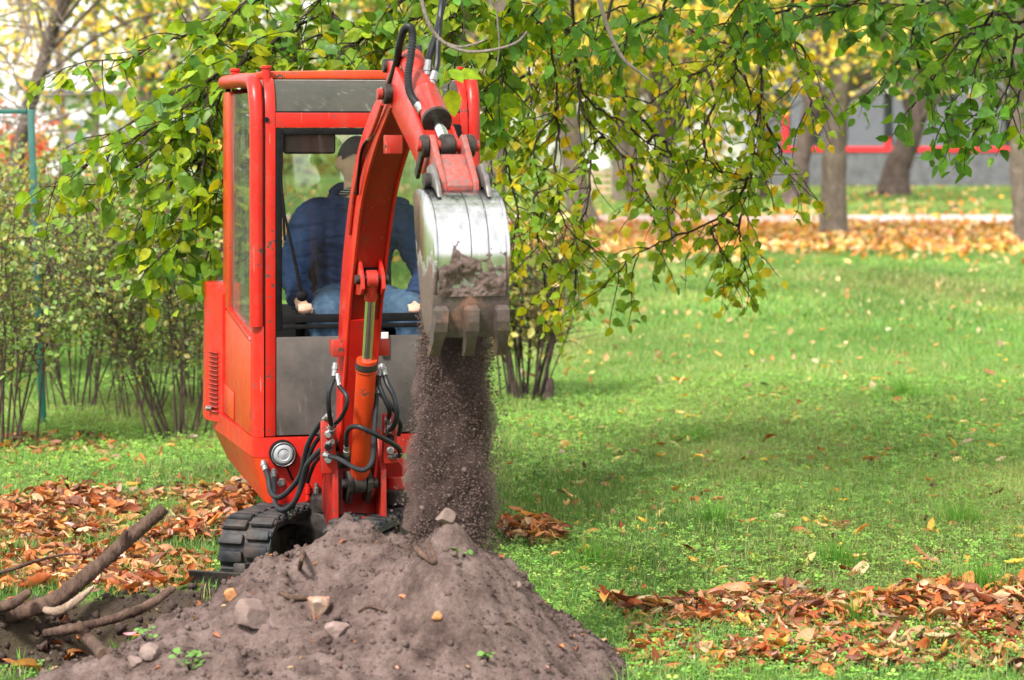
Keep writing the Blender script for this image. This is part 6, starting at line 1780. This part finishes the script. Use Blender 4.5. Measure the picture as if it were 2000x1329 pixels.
# ------------------------------------------------------------------ far wood beyond the park
n = 46000
ncl = 470
cc = np.stack([rng.uniform(-42, 46, ncl), rng.uniform(98, 150, ncl), rng.random(ncl) ** 1.1 * 10 + 0.6], -1)
keep = ~((cc[:, 0] / cc[:, 1] < -0.115) & (cc[:, 2] < 4.2) & (cc[:, 1] < 112)) & ~((cc[:, 0] / cc[:, 1] < -0.10) & (rng.random(ncl) < 0.72))
cc = cc[keep]; ncl = len(cc)
ii = rng.integers(0, ncl, n)
P = cc[ii] + rng.normal(0, 1.0, (n, 3)) * np.array([1.7, 1.2, 1.1]); P[:, 2] = np.maximum(P[:, 2], 0.05)
pc = np.array([palette(1, YEL if a < 0.25 else (YGR if a < 0.65 else GRN), 0.1)[0] for a in rng.random(ncl)])
col = pc[ii] * rng.uniform(0.75, 1.25, (n, 1))
V, T, C = scatter(QV, QF, frames(rng.normal(size=(n, 3)), rng.normal(0, 0.8, (n, 3)) + np.array([0, -0.5, 0.4]), rng.uniform(0.25, 0.55, n)), P, col)
tag(npmesh('far_trees', V, T, M_FARLEAF, C, smooth=False), 'far belt of yellow and green autumn trees', 'trees', kind='stuff')

# ------------------------------------------------------------------ buildings, fence, lamp, post
M_WALLGREY = simple('rough_grey_render', (0.10, 0.10, 0.112), 0.9, 0, 0.3, 3, 0.5)
M_CAFERED = simple('red_rail_paint', (0.60, 0.02, 0.03), 0.45, 0, 0.12, 4)
M_WHITE = simple('off_white_render', (0.62, 0.62, 0.63), 0.8, 0, 0.08, 2)
M_SHOP = simple('shop_interior', (0.28, 0.29, 0.32), 0.6, 0, 0.85, 0.8)
M_PANE = glass('shop_glass', (0.7, 0.74, 0.8), 0.10, 0.02)
D = 86.0
def rb(name, mat, x0, x1, y0, y1, z0, z1, parent, bev=0.02):
    return MB().box((x1 - x0, y1 - y0, z1 - z0), Matrix.Translation(((x0 + x1) / 2, (y0 + y1) / 2, (z0 + z1) / 2)), bev, 1).build(name, mat, parent)
def X(px, d_=D): return (px - PX0) * d_ / FPX
cafe = thing('pavilion', 'low pavilion with grey plinth, red rail and large panes', 'building', (X(1750), D + 3, 0))
rb('plinth', M_WALLGREY, X(1480), X(2300), D, D + 0.4, -0.1, 1.22, cafe)
rb('rail', M_CAFERED, X(1528), X(2300), D - 0.05, D + 0.3, 1.222, 1.42, cafe)
rb('side_block', M_WALLGREY, X(1480), X(1526), D + 0.02, D + 0.5, 1.222, 2.5, cafe)
posts = [1528, 1640, 1728, 1850, 1960, 2080, 2200, 2300]
for k, q_ in enumerate(posts):
    rb('post', M_CAFERED if k in (0, 2) else M_WALLGREY, X(q_), X(q_) + (0.22 if k in (0, 2) else 0.07), D, D + 0.22, 1.422, {0: 2.5, 2: 1.75}.get(k, 3.45), cafe)
    if k < len(posts) - 1:
        rb('pane', M_PANE, X(q_) + 0.31, X(posts[k + 1]) - 0.01, D + 0.10, D + 0.12, 1.43, 3.44, cafe, 0)
rb('fascia', M_WALLGREY, X(1480), X(2300), D - 0.1, D + 0.5, 3.46, 4.1, cafe)
rb('back_wall', M_SHOP, X(1480), X(2300), D + 5.5, D + 5.8, 0, 3.45, cafe)
rb('roof', M_WALLGREY, X(1470), X(2310), D - 0.3, D + 6.0, 4.102, 4.3, cafe)
rb('counter', M_WHITE, X(1600), X(1900), D + 2.5, D + 3.2, 0.0, 1.5, cafe)
hs = thing('pale_building', 'pale one-storey building far back behind the left shrubs', 'building', (X(260, 104), 107, 0))
rb('wall', M_WHITE, X(90, 104), X(470, 104), 104, 110, 0, 3.5, hs)
for q_ in (130, 215, 300, 385):
    f_ = rb('window', simple('window_dark', (0.20, 0.21, 0.24), 0.25), X(q_, 104), X(q_ + 40, 104), 103.93, 104.02, 1.1, 2.5, hs)
    rb('sill', M_WHITE, X(q_ - 4, 104), X(q_ + 44, 104), 103.85, 104.05, 1.0, 1.09, f_)
rb('roof', M_WALLGREY, X(80, 104), X(480, 104), 103.6, 110.4, 3.502, 3.75, hs)
hs2 = thing('white_building', 'white building glimpsed between trunks behind the wooden fence', 'building', (X(1330, 118), 121, 0))
rb('wall', M_WHITE, X(1060, 118), X(1470, 118), 118, 124, 0, 4.2, hs2)
for q_ in (1110, 1200, 1290, 1380):
    f_ = rb('window', simple('window_dark', (0.16, 0.18, 0.22), 0.25), X(q_, 118), X(q_ + 34, 118), 117.93, 118.02, 1.3, 2.8, hs2)
    rb('sill', M_WHITE, X(q_ - 4, 118), X(q_ + 38, 118), 117.85, 118.05, 1.2, 1.29, f_)
rb('roof', M_WALLGREY, X(1050, 118), X(1480, 118), 117.6, 124.4, 4.202, 4.45, hs2)
M_BOARD = simple('pale_board', (0.50, 0.36, 0.27), 0.7, 0, 0.12, 3)
def fence(px0, px1, d_, tops, label):
    f_ = thing('slat_fence', label, 'fence', ((X(px0, d_) + X(px1, d_)) / 2, d_, 0))
    n_ = max(2, int((px1 - px0) / 45) + 1)
    for k in range(n_):
        x = X(px0 + (px1 - px0) * k / (n_ - 1), d_)
        rb('post', M_BOARD, x - 0.05, x + 0.05, d_ + 0.03, d_ + 0.11, 0, 0.82, f_, 0.008)
    for z in tops:
        rb('board', M_BOARD, X(px0, d_) - 0.05, X(px1, d_) + 0.05, d_, d_ + 0.025, z - 0.055, z + 0.055, f_, 0.006)
fence(1155, 1283, 72, (0.14, 0.34, 0.54, 0.74), 'pale wooden slat fence between the park trunks')
fence(1395, 1476, 74, (0.14, 0.34, 0.54, 0.74), 'short pale slat fence right of the forking tree')
lp_ = thing('globe_lamp', 'white globe lamp above the wooden slat fence', 'lamp', (X(1186, 74), 74.2, 0))
MB().cyl((X(1186, 74), 74.2, 0), (X(1186, 74), 74.2, 0.80), 0.03, 10).build('post', M_BLACK, lp_)
g_ = MB(); c_ = Vector((X(1186, 74), 74.2, 0.90)); g_.add([c_ + Vector(p) * 0.12 for p in sphere_grid(16, 10)], [(j * 16 + i, j * 16 + (i + 1) % 16, (j + 1) * 16 + (i + 1) % 16, (j + 1) * 16 + i) for j in range(10) for i in range(16)])
g_.build('globe', simple('white_glass', (0.8, 0.8, 0.8), 0.2, 0, 0.02), lp_)
c_ = G(1863, 409) + UP * 0.05
g_ = MB(); g_.add([c_ + Vector((p[0] * 0.12, p[1] * 0.07, p[2] * 0.06 + 0.015 * math.sin(p[0] * 4))) for p in sphere_grid(14, 8)], [(j * 14 + i, j * 14 + (i + 1) % 14, (j + 1) * 14 + (i + 1) % 14, (j + 1) * 14 + i) for j in range(8) for i in range(14)])
tag(g_.build('dark_stone', M_IRON), 'small dark lump lying on grass beyond the path', 'stone')
# green goal-like frame
M_GREENPAINT = simple('green_frame_paint', (0.008, 0.085, 0.072), 0.45, 0, 0.2, 8)
fb = G(86, 826); ft = W(60, 213, fb.y)
fr = thing('green_frame', 'teal green metal post frame standing among the left shrubs', 'frame', tuple(fb))
def sqbar(a, b, w_, name):
    a, b = Vector(a), Vector(b); d_ = (b - a).normalized(); L_ = (b - a).length
    M = d_.to_track_quat('Z', 'Y').to_matrix().to_4x4(); M.translation = (a + b) / 2
    MB().box((w_, w_, L_), M, 0.005, 2).build(name, M_GREENPAINT, fr)
sqbar(fb - UP * 0.2, ft, 0.045, 'post')
sqbar(ft + Vector((-0.025, 0, -0.018)), ft + Vector((-2.4, 0.3, -0.03)), 0.034, 'crossbar')
sqbar(ft + Vector((-2.44, 0.3, -0.01)), Vector((fb.x - 2.44, fb.y + 0.3, -0.2)), 0.045, 'post')
MB().box((0.05, 0.05, 0.008), Matrix.Translation(ft + UP * 0.004), 0.002, 1).build('cap', M_BLACK, fr)
print('TRIS', sum(len(me_.loops) - 2 * len(me_.polygons) for me_ in bpy.data.meshes), sorted([(len(me_.loops) - 2 * len(me_.polygons), me_.name) for me_ in bpy.data.meshes])[-9:])
